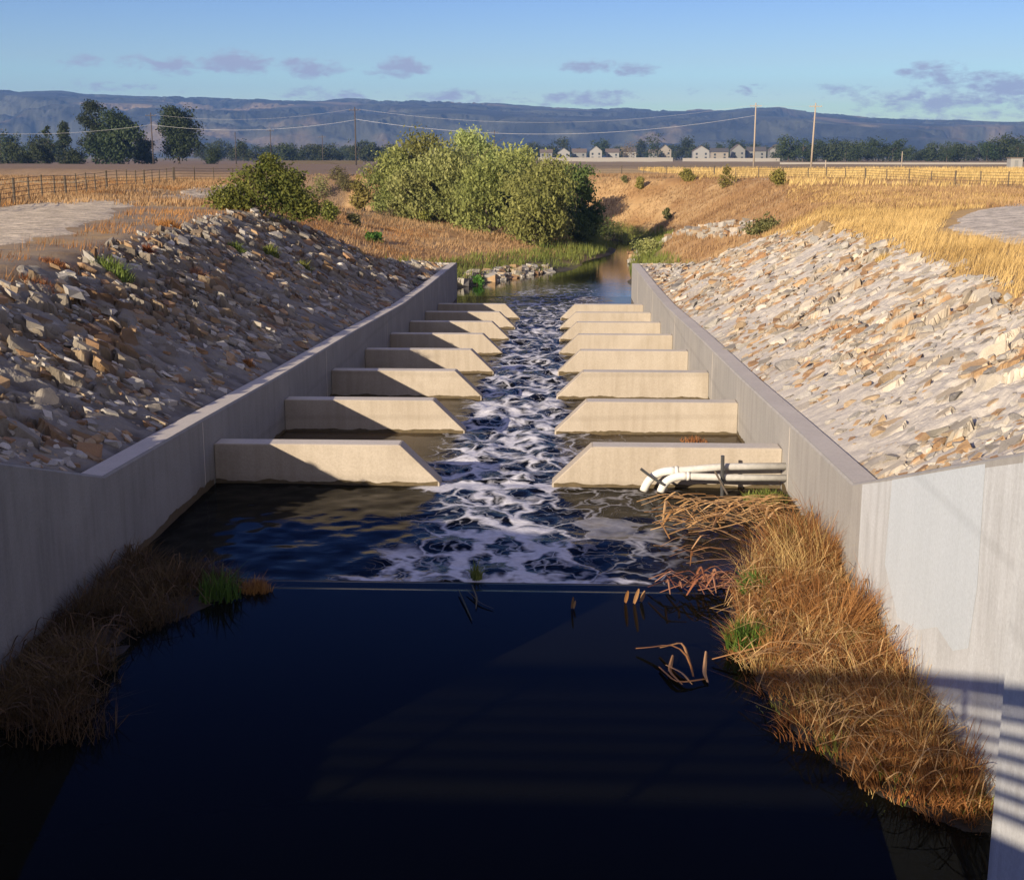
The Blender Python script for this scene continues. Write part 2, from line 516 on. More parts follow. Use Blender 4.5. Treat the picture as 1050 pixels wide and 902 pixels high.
# ================================================================== THE SETTING
def terrain_sheet():
    xs = np.concatenate([-np.geomspace(5900, 60, 45), -np.arange(59, 24, -1.), -np.arange(24, 6.2, -.35),
                         [-5.95, -5.62, -5.6, -5.0], [0.], [5.0, 5.6, 5.62, 5.95], np.arange(6.2, 24, .35), np.arange(24, 59, 1.), np.geomspace(60, 5900, 45)])
    ys = np.concatenate([[-60, -20, -5, 5], np.arange(8, 60, .45), np.arange(60, 79.6, .35), [79.65, 79.75, 79.76], np.arange(80, 140, .5), np.arange(140, 200, 1.5), np.geomspace(200, 6500, 60)])
    X, Y = np.meshgrid(xs, ys); Z = terrain(X, Y)
    aX = np.abs(X)
    # under the stone banks the sheet runs lower
    D, side = creek_dist(X, Y)
    rip = (aX > 5.7) & (Y < 79.7) & (aX < bank_edge(np.sign(X), Y) - .5)
    Z = np.where(rip, Z - .35, Z)
    f1 = fbm(X / 9, Y / 9, 31); f2 = fbm(X / 2.2, Y / 2.2, 33); f3 = fbm(X / .6, Y / .6, 35, 2)
    def c(*a): return np.array(a, float)
    def mix(a, b, t): return a * (1 - t[..., None]) + b * t[..., None]
    dry = mix(np.broadcast_to(c(.30, .20, .095), X.shape + (3,)), c(.45, .32, .16), sst(.3, .7, f1 * .5 + f2 * .5))
    dirt = c(.235, .175, .12)
    col = mix(dry, np.broadcast_to(dirt, dry.shape), sst(.52, .72, f2) * .8)
    # banks along the chute: grey dirt on the near levee tops, golden on the sunlit one
    lev = (X < 0) & (Y < 62) & (aX > 8)
    col = mix(col, np.broadcast_to(c(.22, .175, .125), dry.shape), lev * sst(.35, .55, f1 * .6 + f3 * .4) * .85)
    gold = (X > 8) & (Y < 95) & (D > 4)
    col = mix(col, np.broadcast_to(c(.50, .33, .13), dry.shape), gold * .7)
    # downstream slopes: rusty dry grass
    low = (Y > 79) & (D < 13) & (Y < 190)
    col = mix(col, mix(np.broadcast_to(c(.33, .185, .075), dry.shape), c(.47, .305, .14), sst(.35, .65, f2)), low * .9)
    # green fringe by the water, mud at its edge
    fr = (Y > 79.7) & (D < 3.2)
    col = mix(col, np.broadcast_to(c(.11, .125, .03), dry.shape), fr * sst(3.2, 1.2, D) * .85)
    col = mix(col, np.broadcast_to(c(.07, .06, .04), dry.shape), ((Y > 79.7) & (D < .9)) * 1.)
    # far fields
    r = np.hypot(X, Y)
    fld = sst(125, 150, Y) * (X < -25)
    col = mix(col, np.broadcast_to(c(.19, .132, .085), dry.shape), fld * .92)
    strip = sst(100, 108, Y) * sst(150, 135, Y) * sst(-22, -34, X)
    col = mix(col, np.broadcast_to(c(.46, .35, .175), dry.shape), strip * .9)
    frm = sst(150, 170, Y) * sst(-10, 5, X)
    col = mix(col, mix(np.broadcast_to(c(.42, .30, .14), dry.shape), c(.235, .17, .095), sst(230, 300, Y)), frm * .9)
    wide = sst(600, 1200, r)
    col = mix(col, np.broadcast_to(c(.20, .16, .085), dry.shape), wide)
    ch = (aX < 6.0) & (Y < 79.9)
    col = np.where(ch[..., None], c(.06, .05, .035), col)
    V = np.stack([X, Y, Z], -1).reshape(-1, 3)
    o = obj('ground', np_mesh('ground', V, grid_faces(len(xs), len(ys)), M['ground'], {'col': col.reshape(-1, 3)}, True))
    tag(o, 'dry levee ground with tan grass, bare dirt and brown fields', 'ground', kind='structure')


# outer edge of the stone bank (|X|) as a function of Y on either side
def bank_edge(sgn, Y):
    Y = np.asarray(Y, float)
    l = np.interp(Y, [0, 22, 27, 34, 47, 57, 62, 70, 79.7], [9.0, 9.8, 10.6, 11.3, 12.6, 13.4, 12.2, 10.6, 9.3])
    r = np.interp(Y, [0, 22, 27, 34, 43, 54, 62, 70, 79.7], [9.2, 9.9, 10.6, 11.0, 11.6, 12.2, 10.9, 9.8, 9.0])
    return np.where(np.asarray(sgn) < 0, l, r)


def voronoi(x, y, cell, seed):
    gx, gy = np.floor(x / cell), np.floor(y / cell)
    b1 = np.full(x.shape, 1e9); b2 = np.full(x.shape, 1e9)
    cid = np.zeros(x.shape); cx = np.zeros(x.shape); cy = np.zeros(x.shape)
    for i in (-1, 0, 1):
        for j in (-1, 0, 1):
            ix, iy = gx + i, gy + j
            px = (ix + .12 + .76 * _h(ix, iy, seed)) * cell; py = (iy + .12 + .76 * _h(ix, iy, seed + 1)) * cell
            d = np.hypot(x - px, y - py)
            m = d < b1
            b2 = np.where(m, b1, np.minimum(b2, d))
            cid = np.where(m, _h(ix, iy, seed + 2), cid); cx = np.where(m, px, cx); cy = np.where(m, py, cy)
            b1 = np.where(m, d, b1)
    return b1, b2, cid, cx, cy


TINTS = np.array([(.36, .335, .295), (.31, .29, .255), (.38, .30, .205), (.32, .215, .12), (.43, .40, .35), (.25, .225, .19), (.345, .31, .26), (.27, .165, .09)])
TINTS_SHADE = TINTS * np.array([1., 1., 1.])


def bank_height(X, Y, side, full=False):
    """riprap set in grout: tilted angular facets with open joints, buried in grey grout in places"""
    s0 = 100 if side < 0 else 300
    wx = X + (fbm(X * 1.7, Y * 1.7, s0 + 50, 2) - .5) * .35; wy = Y + (fbm(X * 1.7, Y * 1.7, s0 + 60, 2) - .5) * .35
    b1, b2, cid, cx, cy = voronoi(wx, wy, .52, s0)
    c1, c2, did, dx, dy = voronoi(wx + 3.1, wy, .24, s0 + 10)
    def rel(cid, ox, oy, b1, b2, size, k, X, Y):
        a = (cid * 977.) % 1 * 6.283
        tilt = .25 + .55 * ((cid * 613.) % 1)
        h = (cid * 331.) % 1
        z = size * (.06 + .52 * h) + tilt * ((X - ox) * np.cos(a) + (Y - oy) * np.sin(a)) * .62
        gap = sst(.0, size * .24, b2 - b1)
        return z * gap - size * .30 * (1 - gap)
    big = rel(cid, cx, cy, b1, b2, .38, 1, wx, wy); sml = rel(did, dx, dy, c1, c2, .19, 2, wx + 3.1, wy)
    use_big = (cid * 119.) % 1 > (.62 if side > 0 else .45)
    z = np.where(use_big, big, sml - .05)
    g = fbm(X / 1.5, Y / 1.5, s0 + 20, 4)
    up = np.abs(X) - XW - TH - toe(Y)
    if side > 0:
        near = sst(62, 20, Y) * .20 + sst(5, 0, up) * .05
        gm = sst(.52, .60, g + near - .07)
    else:
        near = sst(40, 17, Y) * .22 + sst(3.5, 0, up) * .10
        gm = sst(.52, .60, g + near - .03)
    gr = (fbm(X / .4, Y / .4, s0 + 30, 5) - .5) * .34 + .03
    zz = np.maximum(z, z * (1 - gm) + gr * gm * 1.0 + .0 * gm)
    z = z * (1 - gm) + np.maximum(gr, z - .12) * gm
    grout = gm * (z <= gr + .03)
    if side > 0: z = z * .78
    tid = np.where(use_big, cid, did)
    return z, grout, tid


def bank_z(X, Y, side):
    return terrain(X, Y, False) + .02 + bank_height(X, Y, side)[0] * (.25 + .75 * sst(0, 1.8, np.abs(X) - XW - TH))


def bank(side):
    ys = [9.0]
    while ys[-1] < 79.6:
        y = ys[-1]
        ys.append(y + max(.062, .062 * (y / 22) ** 1.1))
    ys = np.array(ys); ys[-1] = 79.68
    nt_ = 104
    t = np.linspace(0, 1, nt_) ** 1.0
    Y = np.repeat(ys[:, None], nt_, 1)
    e = bank_edge(side, ys)[:, None] + (fbm(ys / 1.3, ys * 0, 71 + side, 3)[:, None] - .5) * 1.6
    x0 = XW + TH - .03
    X = x0 + (e - x0) * t[None, :]
    X = X * side
    z, grout, tid = bank_height(X, Y, side)
    edge = (.25 + .75 * sst(0, .35, t))[None, :] * sst(1, .93, t)[None, :] * sst(0, .02, t)[None, :]
    base = terrain(X, Y, False)
    Z = base + .02 + z * edge - .25 * sst(.95, 1, t)[None, :]
    k = ((tid * 7919.) % 1)
    idx = np.minimum((k * len(TINTS)).astype(int), len(TINTS) - 1)
    col = TINTS[idx] * (.8 + .4 * ((tid * 541.) % 1))[..., None]
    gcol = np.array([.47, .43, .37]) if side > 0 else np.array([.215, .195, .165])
    col = col * (np.array([.58, .55, .50]) if side < 0 else np.array([1.13, 1.07, .97]))  # dark soil and painted shade together darken the shaded bank's colour
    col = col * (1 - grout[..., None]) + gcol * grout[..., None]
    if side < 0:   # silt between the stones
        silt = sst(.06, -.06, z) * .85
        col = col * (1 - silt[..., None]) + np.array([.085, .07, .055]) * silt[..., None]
    Fc = grid_faces(nt_, len(ys))
    if side < 0: Fc = Fc[:, ::-1]
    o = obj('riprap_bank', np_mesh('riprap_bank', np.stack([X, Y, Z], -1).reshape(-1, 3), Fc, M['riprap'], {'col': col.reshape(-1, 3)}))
    tag(o, 'sloping bank of pale broken stone set in grey grout beside the sunlit channel wall' if side > 0 else
        'sloping bank of broken stone and dark grout above the shaded channel wall', 'stone bank', kind='structure')
    return o


terrain_sheet()
bank(-1); bank(1)


def ribbon(name, pts, label, col, lift=.05, cat='path', step=.8, jag=.9):
    """a gravel path laid over the ground: centre line points (x, y, half width)"""
    pts = np.array(pts, float); out = []
    for a, b in zip(pts[:-1], pts[1:]):
        n = max(2, int(np.hypot(*(b - a)[:2]) / step))
        for k in range(n): out.append(a + (b - a) * k / n)
    out.append(pts[-1]); P = np.array(out)
    for _ in range(6): P[1:-1] = (P[:-2] + P[1:-1] * 2 + P[2:]) / 4
    T = np.gradient(P[:, :2], axis=0); T /= np.linalg.norm(T, axis=1)[:, None]
    Nn = np.stack([-T[:, 1], T[:, 0]], 1); m = 15
    w = np.linspace(-1, 1, m)
    jl = (fbm(P[:, 0] / 2, P[:, 1] / 2, 3, 3) - .5) * jag * 2; jr = (fbm(P[:, 0] / 2, P[:, 1] / 2, 8, 3) - .5) * jag * 2
    W = P[:, 2:3] * w[None, :] + np.where(w[None, :] < 0, jl[:, None] * (-w[None, :]), jr[:, None] * w[None, :])
    X = P[:, 0:1] + Nn[:, 0:1] * W; Y = P[:, 1:2] + Nn[:, 1:2] * W
    Z = terrain(X, Y) + lift - .12 * sst(.8, 1, np.abs(w))[None, :]
    c = np.broadcast_to(np.array(col), X.shape + (3,)) * (.85 + .3 * fbm(X / 1.5, Y / 1.5, 44))[..., None]
    o = obj(name, np_mesh(name, np.stack([X, Y, Z], -1).reshape(-1, 3), grid_faces(m, len(P))[:, ::-1], M['gravel'], {'col': c.reshape(-1, 3)}, True))
    tag(o, label, cat, kind='structure')
    return P


PATH_L = [(-15.5, 8, 2.8), (-16.2, 25, 3.4), (-17.3, 38, 3.6), (-20.2, 52, 3.4), (-22.6, 64, 2.6), (-23.6, 76, 1.9), (-24.2, 90, 1.4), (-26, 118, 1.2)]
PATH_R = [(17.2, 20, 1.6), (17.4, 33, 2.8), (18.2, 44, 4.2), (22.2, 56, 4.4), (29, 66, 4.8), (40, 74, 4.8)]
PATH_X = [(21.5, 136, 1.6), (26, 124, 1.8), (30.5, 111, 2.0), (36.5, 96, 2.6), (46, 82, 3.5), (60, 72, 4)]
ribbon('gravel_path', PATH_L, 'pale grey gravel track curving along the levee above the shaded stone bank', (.52, .435, .31))
ribbon('gravel_path', PATH_R, 'pale gravel turnout in the golden grass above the sunlit stone bank', (.52, .46, .37))
ribbon('gravel_path', PATH_X, 'thin pale gravel track crossing behind the golden grass', (.42, .36, .275), .07)


def near_path(X, Y):
    d = np.full(np.shape(X), 1e9)
    for pts in (PATH_L, PATH_R, PATH_X):
        for (x0, y0, w0), (x1, y1, w1) in zip(pts[:-1], pts[1:]):
            dx, dy = x1 - x0, y1 - y0
            t = np.clip(((X - x0) * dx + (Y - y0) * dy) / (dx * dx + dy * dy), 0, 1)
            d = np.minimum(d, np.hypot(X - x0 - t * dx, Y - y0 - t * dy) - (w0 + t * (w1 - w0)))
    return d


# ------------------------------------------------------------------ hills
def hills():
    az = np.linspace(R(-33), R(31), 1500); rr = np.concatenate([np.linspace(2600, 6400, 150)])
    px = [-400, 0, 60, 100, 200, 300, 400, 460, 520, 600, 700, 770, 800, 860, 900, 950, 1000, 1050, 1300]
    py = [96, 92, 94, 97, 99, 103.5, 103, 102.5, 107, 111, 112, 109, 109, 116, 119, 122, 124, 123, 118]
    pa, pe = [], []
    for u_, v_ in zip(px, py):
        d_ = ray(u_, v_)[1]; pa.append(math.atan2(d_[0], d_[1])); pe.append(d_[2] / math.hypot(d_[0], d_[1]))
    te = np.interp(az, pa, pe)
    for _ in range(12): te[1:-1] = (te[:-2] + 2 * te[1:-1] + te[2:]) / 4
    A, Rr = np.meshgrid(az, rr)
    hr = 5200 * te - 4
    x = (Rr - 3000) / 2200
    prof = np.where(x < 1, sst(0, 1, x) ** .85 * .55 + np.clip(x, 0, 1) * .45, 1 - .5 * (x - 1) ** 1)
    prof = np.where(x < 0, 0, prof)
    X, Y = Rr * np.sin(A), Rr * np.cos(A)
    n = fbm(X / 900, Y / 900, 21, 5); rid = 1 - np.abs(fbm(X / 620, Y / 620, 25, 5) * 2 - 1) * 2
    mid = np.clip(prof * (1.02 - prof) * 4, 0, 1)
    Z = 2 + hr[None, :] * prof + (n - .5) * 130 * mid + (rid - .55) * 130 * mid * sst(1.0, .7, prof)
    Z += (fbm(X / 130, Y / 130, 55, 4) - .5) * 44 * np.clip(prof * 2, 0, 1) + (fbm(X / 30, Y / 30, 51, 3) - .5) * 27 * np.clip(prof * 3, 0, 1)
    Z = np.minimum(Z, np.maximum(2 + hr[None, :] * (.35 + .65 * prof), 4))
    Z += (fbm(X / 260, Y / 260, 57, 5) - .5) * 46 * sst(.75, 1, prof)
    Z[0] = -20
    g = fbm(X / 260, Y / 260, 61, 5)
    col = np.array([.046, .046, .032])[None, None] * (.45 + 1.1 * sst(.3, .7, fbm(X / 90, Y / 90, 65, 4)))[..., None]
    t = sst(.58, .72, g + .05 * sst(3600, 3000, Rr))[..., None] * .9
    col = col * (1 - t) + np.array([.20, .145, .08]) * t
    o = obj('hills', np_mesh('hills', np.stack([X, Y, Z], -1).reshape(-1, 3), grid_faces(len(az), len(rr)), M['hills'], {'col': col.reshape(-1, 3)}))
    tag(o, 'long blue hazy ridge of wooded hills with dry patches on the horizon', 'hills', kind='structure')


hills()

# ------------------------------------------------------------------ water
def channel_water():
    xs = np.linspace(-XW - .02, XW + .02, 150)
    ys = np.concatenate([np.arange(-3, 14, .4), np.arange(14, 17.4, .12), np.arange(17.4, 18.3, .03), np.arange(18.3, 40, .07), np.arange(40, 80.2, .13)])
    X, Y = np.meshgrid(xs, ys)
    Z = water_z(Y)
    aX = np.abs(X - .05)
    k = (Y - (Y1 + .25)) / DY; t = k - np.floor(k)
    flow = sst(1.9, .9, aX)                       # the rush through the gaps
    foam = np.zeros_like(X)
    # plunge below the sill
    a = sst(17.95, 18.02, Y) * sst(24, 23.4, Y)
    wx = X + (fbm(X / 1.2, Y / 1.2, 4) - .5) * 1.6
    core = sst(2.2, .6, np.abs(wx - .25)); side = sst(3.4, 1.4, np.abs(wx - 1.0))
    foam = a * np.maximum(.70 * core * (1 - .25 * sst(20, 23, Y)), .2 * side)
    foam = np.maximum(foam, a * sst(18.5, 18.1, Y) * sst(2.8, 1.8, np.abs(X - .2)) * .8)
    foam *= 1 - .6 * a * sst(-2.2, -3.2, X)
    # pools of the chute
    b = sst(Y1 + .1, Y1 + .5, Y) * sst(78, 66, Y)
    dens = (.64 - .12 * sst(40, 66, Y))
    spread = np.where(X > 0, np.where(Y < 31, 3.6, 2.2), 2.1)
    pool = sst(1.0, 0.0, (aX - 1.0) / (spread - 1.0))
    foam = np.maximum(foam, b * dens * np.maximum(flow * (.85 + .3 * (fbm(X / .9, Y / 1.6, 9) - .5)), pool * .62))
    foam = np.maximum(foam, sst(23.0, 23.6, Y) * b.clip(0, 1) * 0 + sst(23.1, 23.6, Y) * sst(24.2, 23.9, Y) * flow * .95)
    tail = sst(64, 70, Y) * sst(94, 80, Y) * sst(4.6, 1.4, np.abs(X - .3)) * .42
    foam = np.maximum(foam, tail)
    agit = np.clip(np.maximum(np.maximum(a * core * .55, a * .15), b * np.maximum(flow, pool * .5)), 0, 1)
    agit = np.maximum(agit, tail)
    turb = np.clip(sst(Y1 - .1, Y1 + .4, Y) * sst(1.2, 2.4, aX) + .25 * a * sst(2.2, 3.5, X), 0, 1) * .8
    Z = Z - .017 * sst(17.44, 17.56, Y) * sst(-3.6, -2.8, X) * sst(3.6, 3.0, X)
    Z = Z + agit * ((fbm(X / .55, Y / .8, 12, 3) - .5) * .30) + (a * .5) * (fbm(X / .3, Y / .35, 17, 2) - .5) * .06
    Z = np.where((Y > 23) & (Y < 79), np.minimum(Z, water_z(Y) + .14), Z)
    V = np.stack([X, Y, Z], -1).reshape(-1, 3)
    o = obj('water', np_mesh('water', V, grid_faces(len(xs), len(ys)), M['water'], {'foam': foam.ravel(), 'agit': agit.ravel(), 'turbid': turb.ravel()}, True))
    tag(o, 'dark calm pool spilling over a sill into white foaming water between the baffles', 'water', kind='structure')
    xs = np.linspace(-30, 14, 90); ys = np.linspace(80.2, 175, 150)
    X, Y = np.meshgrid(xs, ys)
    Z = np.full_like(X, -2.42)
    tl = sst(94, 80, Y) * sst(4.6, 1.4, np.abs(X - .3 - .12 * (Y - 80))) * .42
    ag = .10 + tl * 1.2
    o = obj('creek', np_mesh('creek', np.stack([X, Y, Z], -1).reshape(-1, 3), grid_faces(len(xs), len(ys)), M['creek'], {'foam': tl.ravel(), 'agit': ag.ravel(), 'turbid': (tl * 0).ravel()}, True))
    tag(o, 'still blue creek pool beyond the end of the concrete chute', 'water', kind='structure')


channel_water()

# ------------------------------------------------------------------ concrete channel
def channel_wall(side, label):
    ys = np.concatenate([[9.903, 10.2, 15, 17.93], np.arange(19, 79, 2.0), [79.7]])
    x0, x1 = XW * side, (XW + TH) * side
    mb = MB()
    def sect(y): z = float(wall_top(y)); return [(x0, y, -4.2), (x0, y, z - .03), (x0 + .03 * side, y, z), (x1 - .03 * side, y, z), (x1, y, z - .03), (x1, y, -4.2)]
    vs = [p for y in ys for p in sect(y)]; fs = []
    for i in range(len(ys) - 1):
        for k in range(5): fs.append((i * 6 + k, i * 6 + k + 1, i * 6 + 7 + k, i * 6 + 6 + k))
    fs += [tuple(range(6)), tuple((len(ys) - 1) * 6 + k for k in range(6))]
    mb.add(vs, fs)
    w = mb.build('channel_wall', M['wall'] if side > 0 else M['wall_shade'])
    tag(w, label, 'concrete wall', kind='thing')
    # top strip lightened for the light it catches, laid 3 mm proud
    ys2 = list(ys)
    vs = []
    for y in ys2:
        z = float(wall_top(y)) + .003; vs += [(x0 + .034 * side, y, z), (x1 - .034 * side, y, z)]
    MB().add(vs, [(2 * i, 2 * i + 1, 2 * i + 3, 2 * i + 2) for i in range(len(ys2) - 1)]).build('lightened_wall_top', M['cap'], w)
    # bridge abutment with a splayed face
    p = [(4.82 * side, 9.9), (4.82 * side, 7.), (6.3 * side, 7.), (6.3 * side, 9.9)]
    n = len(p)
    MB().add([(a, b, -4.2) for a, b in p] + [(a, b, 3.89) for a, b in p],
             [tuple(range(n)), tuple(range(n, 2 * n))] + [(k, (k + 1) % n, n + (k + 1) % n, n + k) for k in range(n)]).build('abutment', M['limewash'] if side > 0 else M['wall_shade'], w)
    # end wall running back into the bank
    xo = 9.6 * side
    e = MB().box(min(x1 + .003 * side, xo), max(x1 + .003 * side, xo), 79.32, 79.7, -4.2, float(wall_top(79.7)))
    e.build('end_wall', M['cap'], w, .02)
    # pour joints down the inner face
    for y in (23.05,) + tuple(np.arange(35.5, 78, 12.5)):
        MB().box(x0 - .004 if side > 0 else x0 - .006, x0 + .006 if side > 0 else x0 + .004, y - .02, y + .02, -3.5, float(wall_top(y)) - .05).build('pour_joint', M['cap'], w)
    return w


wr = channel_wall(1, 'sunlit pale concrete channel wall beside the white pipes and tall golden grass')
wl = channel_wall(-1, 'shaded grey concrete channel wall opposite the white pipes')
# pale painted rectangle and lime-washed stretch on the sunlit wall near the viewer
x = XW - .003
def wall_sheet(name, yz, mat, xx):
    MB().add([(xx, y, z) for y, z in yz], [tuple(range(len(yz)))]).build(name, mat, wr)
zt = lambda y: float(wall_top(y)) - .04
wall_sheet('lime_streaked_face', [(17.3, -.5), (17.3, zt(17.3)), (9.95, zt(10.2)), (9.95, -.5)], M['limewash'], XW - .002)
wall_sheet('painted_patch', [(15.85, .98), (15.75, zt(15.75) - .01), (12.35, zt(12.35) - .01), (12.3, 1.9), (12.42, 1.2), (12.9, .98), (13.5, 1.02), (14.2, .72), (15.1, .55)], M['paint'], XW - .005)

BAFFLES = []
ORD = ['first', 'second', 'third', 'fourth', 'fifth', 'sixth', 'seventh', 'eighth']
for i in range(8):
    y0 = Y1 + DY * i; zt_ = HB - SLOPE * DY * i; zb = zt_ - 2.0
    for side in (-1, 1):
        xi, xt = 1.80, 1.06                # inner end: top and foot
        slope = (xi - xt) / .72
        xb = xt - slope * 0 - (0.0) ; zk = zt_ - .72
        xf = xi - slope * (zt_ - zb) * .36 - .02
        prof = [(XW - .003, zb), (XW - .003, zt_), (xi, zt_), (xt, zk), (xt, zb)]
        th = .46
        mb = MB(); n = len(prof)
        mb.add([(a * side, y0 - .05, z) for a, z in prof] + [(a * side, y0 - .05 + th, z) for a, z in prof],
               [tuple(range(n)), tuple(range(n, 2 * n))] + [(k, (k + 1) % n, n + (k + 1) % n, n + k) for k in range(n)])
        o = mb.build('baffle_wall', M['baffle'], None, .018)
        BAFFLES.append((o, i, side))
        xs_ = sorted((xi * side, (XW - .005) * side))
        MB().box(xs_[0] + .03, xs_[1] - .03, y0 - .025, y0 + .385, zt_ - .05, zt_ + .004).build('lightened_top', M['cap'], o)  # overlay on the baffle top, lightened as if catching more light
        if side > 0:
            lab = f'{ORD[i]} tan concrete baffle counted from the calm pool, on the sunlit wall side'
            if i == 0: lab = 'low tan concrete baffle nearest the calm pool, directly behind the white pipes'
            if i == 7: lab = 'last low tan concrete baffle before the creek, on the sunlit wall side'
        else:
            lab = f'{ORD[i]} tan concrete baffle counted from the calm pool, on the shaded wall side'
            if i == 0: lab = 'low tan concrete baffle nearest the calm pool, against the shaded wall'
            if i == 7: lab = 'last low tan concrete baffle before the creek, on the shaded wall side'
        tag(o, lab, 'baffle', 'concrete baffles in two facing rows down the chute', 'thing')

# submerged sill under the lip
s = MB().box(-XW + .004, XW - .004, 17.55, 17.95, -3, -.03).build('sill_beam', M['mud'], None, .02)
tag(s, 'straight submerged sill across the channel where the foam begins', 'sill', kind='thing')

# ------------------------------------------------------------------ bridge behind the camera, its railing throws the barred shadow
br = empty('footbridge', (0, 0, 3.9)); tag(br, 'footbridge with a horizontal bar railing across the channel over the near pool', 'footbridge')
MB().box(-30, 30, -4.2, .12, 0, .42).build('deck', M['cap'], br, .02)
MB().box(-30, 30, .14, .20, 1.50, 1.69).build('handrail', M['galv'], br)
for k in range(6):
    MB().box(-30, 30, .155, .19, .55 + .165 * k, .63 + .165 * k).build('rail_bar', M['galv'], br)
for k in range(-10, 11):
    MB().box(k * 2.8 - .03, k * 2.8 + .03, .15, .205, .42, 1.50).build('rail_post', M['galv'], br)

# ================================================================== ROCKS
def rock_variant(seed, mat):
    import bmesh
    r = np.random.default_rng(seed)
    bm = bmesh.new(); bmesh.ops.create_icosphere(bm, subdivisions=3, radius=1)
    pl = []
    for k in range(11):
        n = r.normal(size=3); n /= np.linalg.norm(n); pl.append((n, r.uniform(.45, .82)))
    for v in bm.verts:
        p = np.array(v.co)
        for n, d in pl:
            q = p @ n
            if q > d: p = p - n * (q - d)
        p *= 1 + (r.random() - .5) * .05
        v.co = p * np.array([1.0, .78, .50])
    me = bpy.data.meshes.new('rock'); bm.to_mesh(me); bm.free()
    me.polygons.foreach_set('use_smooth', [False] * len(me.polygons))
    me.materials.append(mat)
    return me


ROCK_MESH = {k: [rock_variant(100 * i + j, m) for j in range(5)] for i, (k, m) in enumerate(ROCK.items())}


def bank_hit(u, v, side):
    o, d = ray(u, v); d = d / d[1]
    Ys = np.arange(12, 85, .1); P = o[None] + d[None] * Ys[:, None]
    ok = P[:, 2] <= terrain(P[:, 0], P[:, 1], False) + .08
    i = np.nonzero(ok)[0]
    if not len(i): return None
    p = P[i[0]]
    e = float(bank_edge(side, p[1])); t = abs(p[0]) - XW - TH
    if p[0] * side < 0 or t < .2 or abs(p[0]) > e - .1 or p[1] > 79: return None
    return p, t / (e - XW - TH)


def scatter_rocks(side, n, box, seed):
    r = np.random.default_rng(seed); done = 0; placed = []
    while done < n:
        u, v = r.uniform(box[0], box[2]), r.uniform(box[1], box[3])
        hp = bank_hit(u, v, side)
        if hp is None: continue
        if any(abs(u - a) < 9 and abs(v - b) < 6 for a, b in placed): continue
        p, up = hp
        placed.append((u, v))
        dist = p[1]
        spx = r.uniform(6.5, 12) * (1.2 if v > 330 else 1.)
        if r.random() < .12: spx *= 1.4
        size = min(.62, max(.13, spx * dist / 1330 * .85))
        kind = r.choice(list(ROCK), p=[.34, .26, .14, .16, .10] if side > 0 else [.33, .22, .17, .16, .12])
        o = bpy.data.objects.new('riprap_rock', ROCK_MESH[kind][int(r.integers(5))]); link(o)
        o.location = (p[0], p[1], terr(p[0], p[1]) + size * (.08 if side > 0 else .12) + .02)
        sl = math.atan(.5) * -side * -1
        o.rotation_euler = (r.normal(0, .25), -math.atan(.5) * side + r.normal(0, .25), r.uniform(0, 6.28))
        o.scale = (size, size * r.uniform(.8, 1.1), size * r.uniform(.75, 1.1))
        # the tilt must follow the slope whatever the spin
        tilt = Matrix.Rotation(-math.atan(.5) * side, 3, 'Y') @ Matrix.Rotation(r.normal(0, .22), 3, 'X') @ Matrix.Rotation(r.uniform(0, 6.28), 3, 'Z')
        o.rotation_euler = tilt.to_euler()
        sz = 'large' if spx > 11.5 else ('mid-sized' if spx > 8.5 else 'small')
        zone = 'low on' if up < .33 else ('halfway up' if up < .68 else 'high on')
        far = 'by the pool' if dist < 25 else ('beside the first baffles' if dist < 34 else ('beside the middle baffles' if dist < 52 else 'toward the creek'))
        tag(o, f'{sz} {kind} rock {zone} the {"sunlit" if side > 0 else "shaded"} stone bank {far}', 'rock',
            f'rocks bedded in the {"sunlit" if side > 0 else "shaded"} stone bank')
        done += 1


scatter_rocks(1, 150, (690, 228, 1050, 482), 5)
scatter_rocks(-1, 148, (0, 215, 460, 478), 6)


def rock_at(u, v, size, kind, label, side=1, flat=1.):
    hp = bank_hit(u, v, side)
    p = hp[0] if hp else ground_at(u, v)
    o = bpy.data.objects.new('riprap_rock', ROCK_MESH[kind][2]); link(o)
    o.location = (p[0], p[1], terr(p[0], p[1]) + size * .25); o.scale = (size, size, size * 1.3 * flat)
    o.rotation_euler = (.2, -.3 * side, 1.)
    tag(o, label, 'rock', 'single marker rocks')


rock_at(842, 238, .62, 'tan', 'yellowish boulder standing up on the crest of the sunlit stone bank')


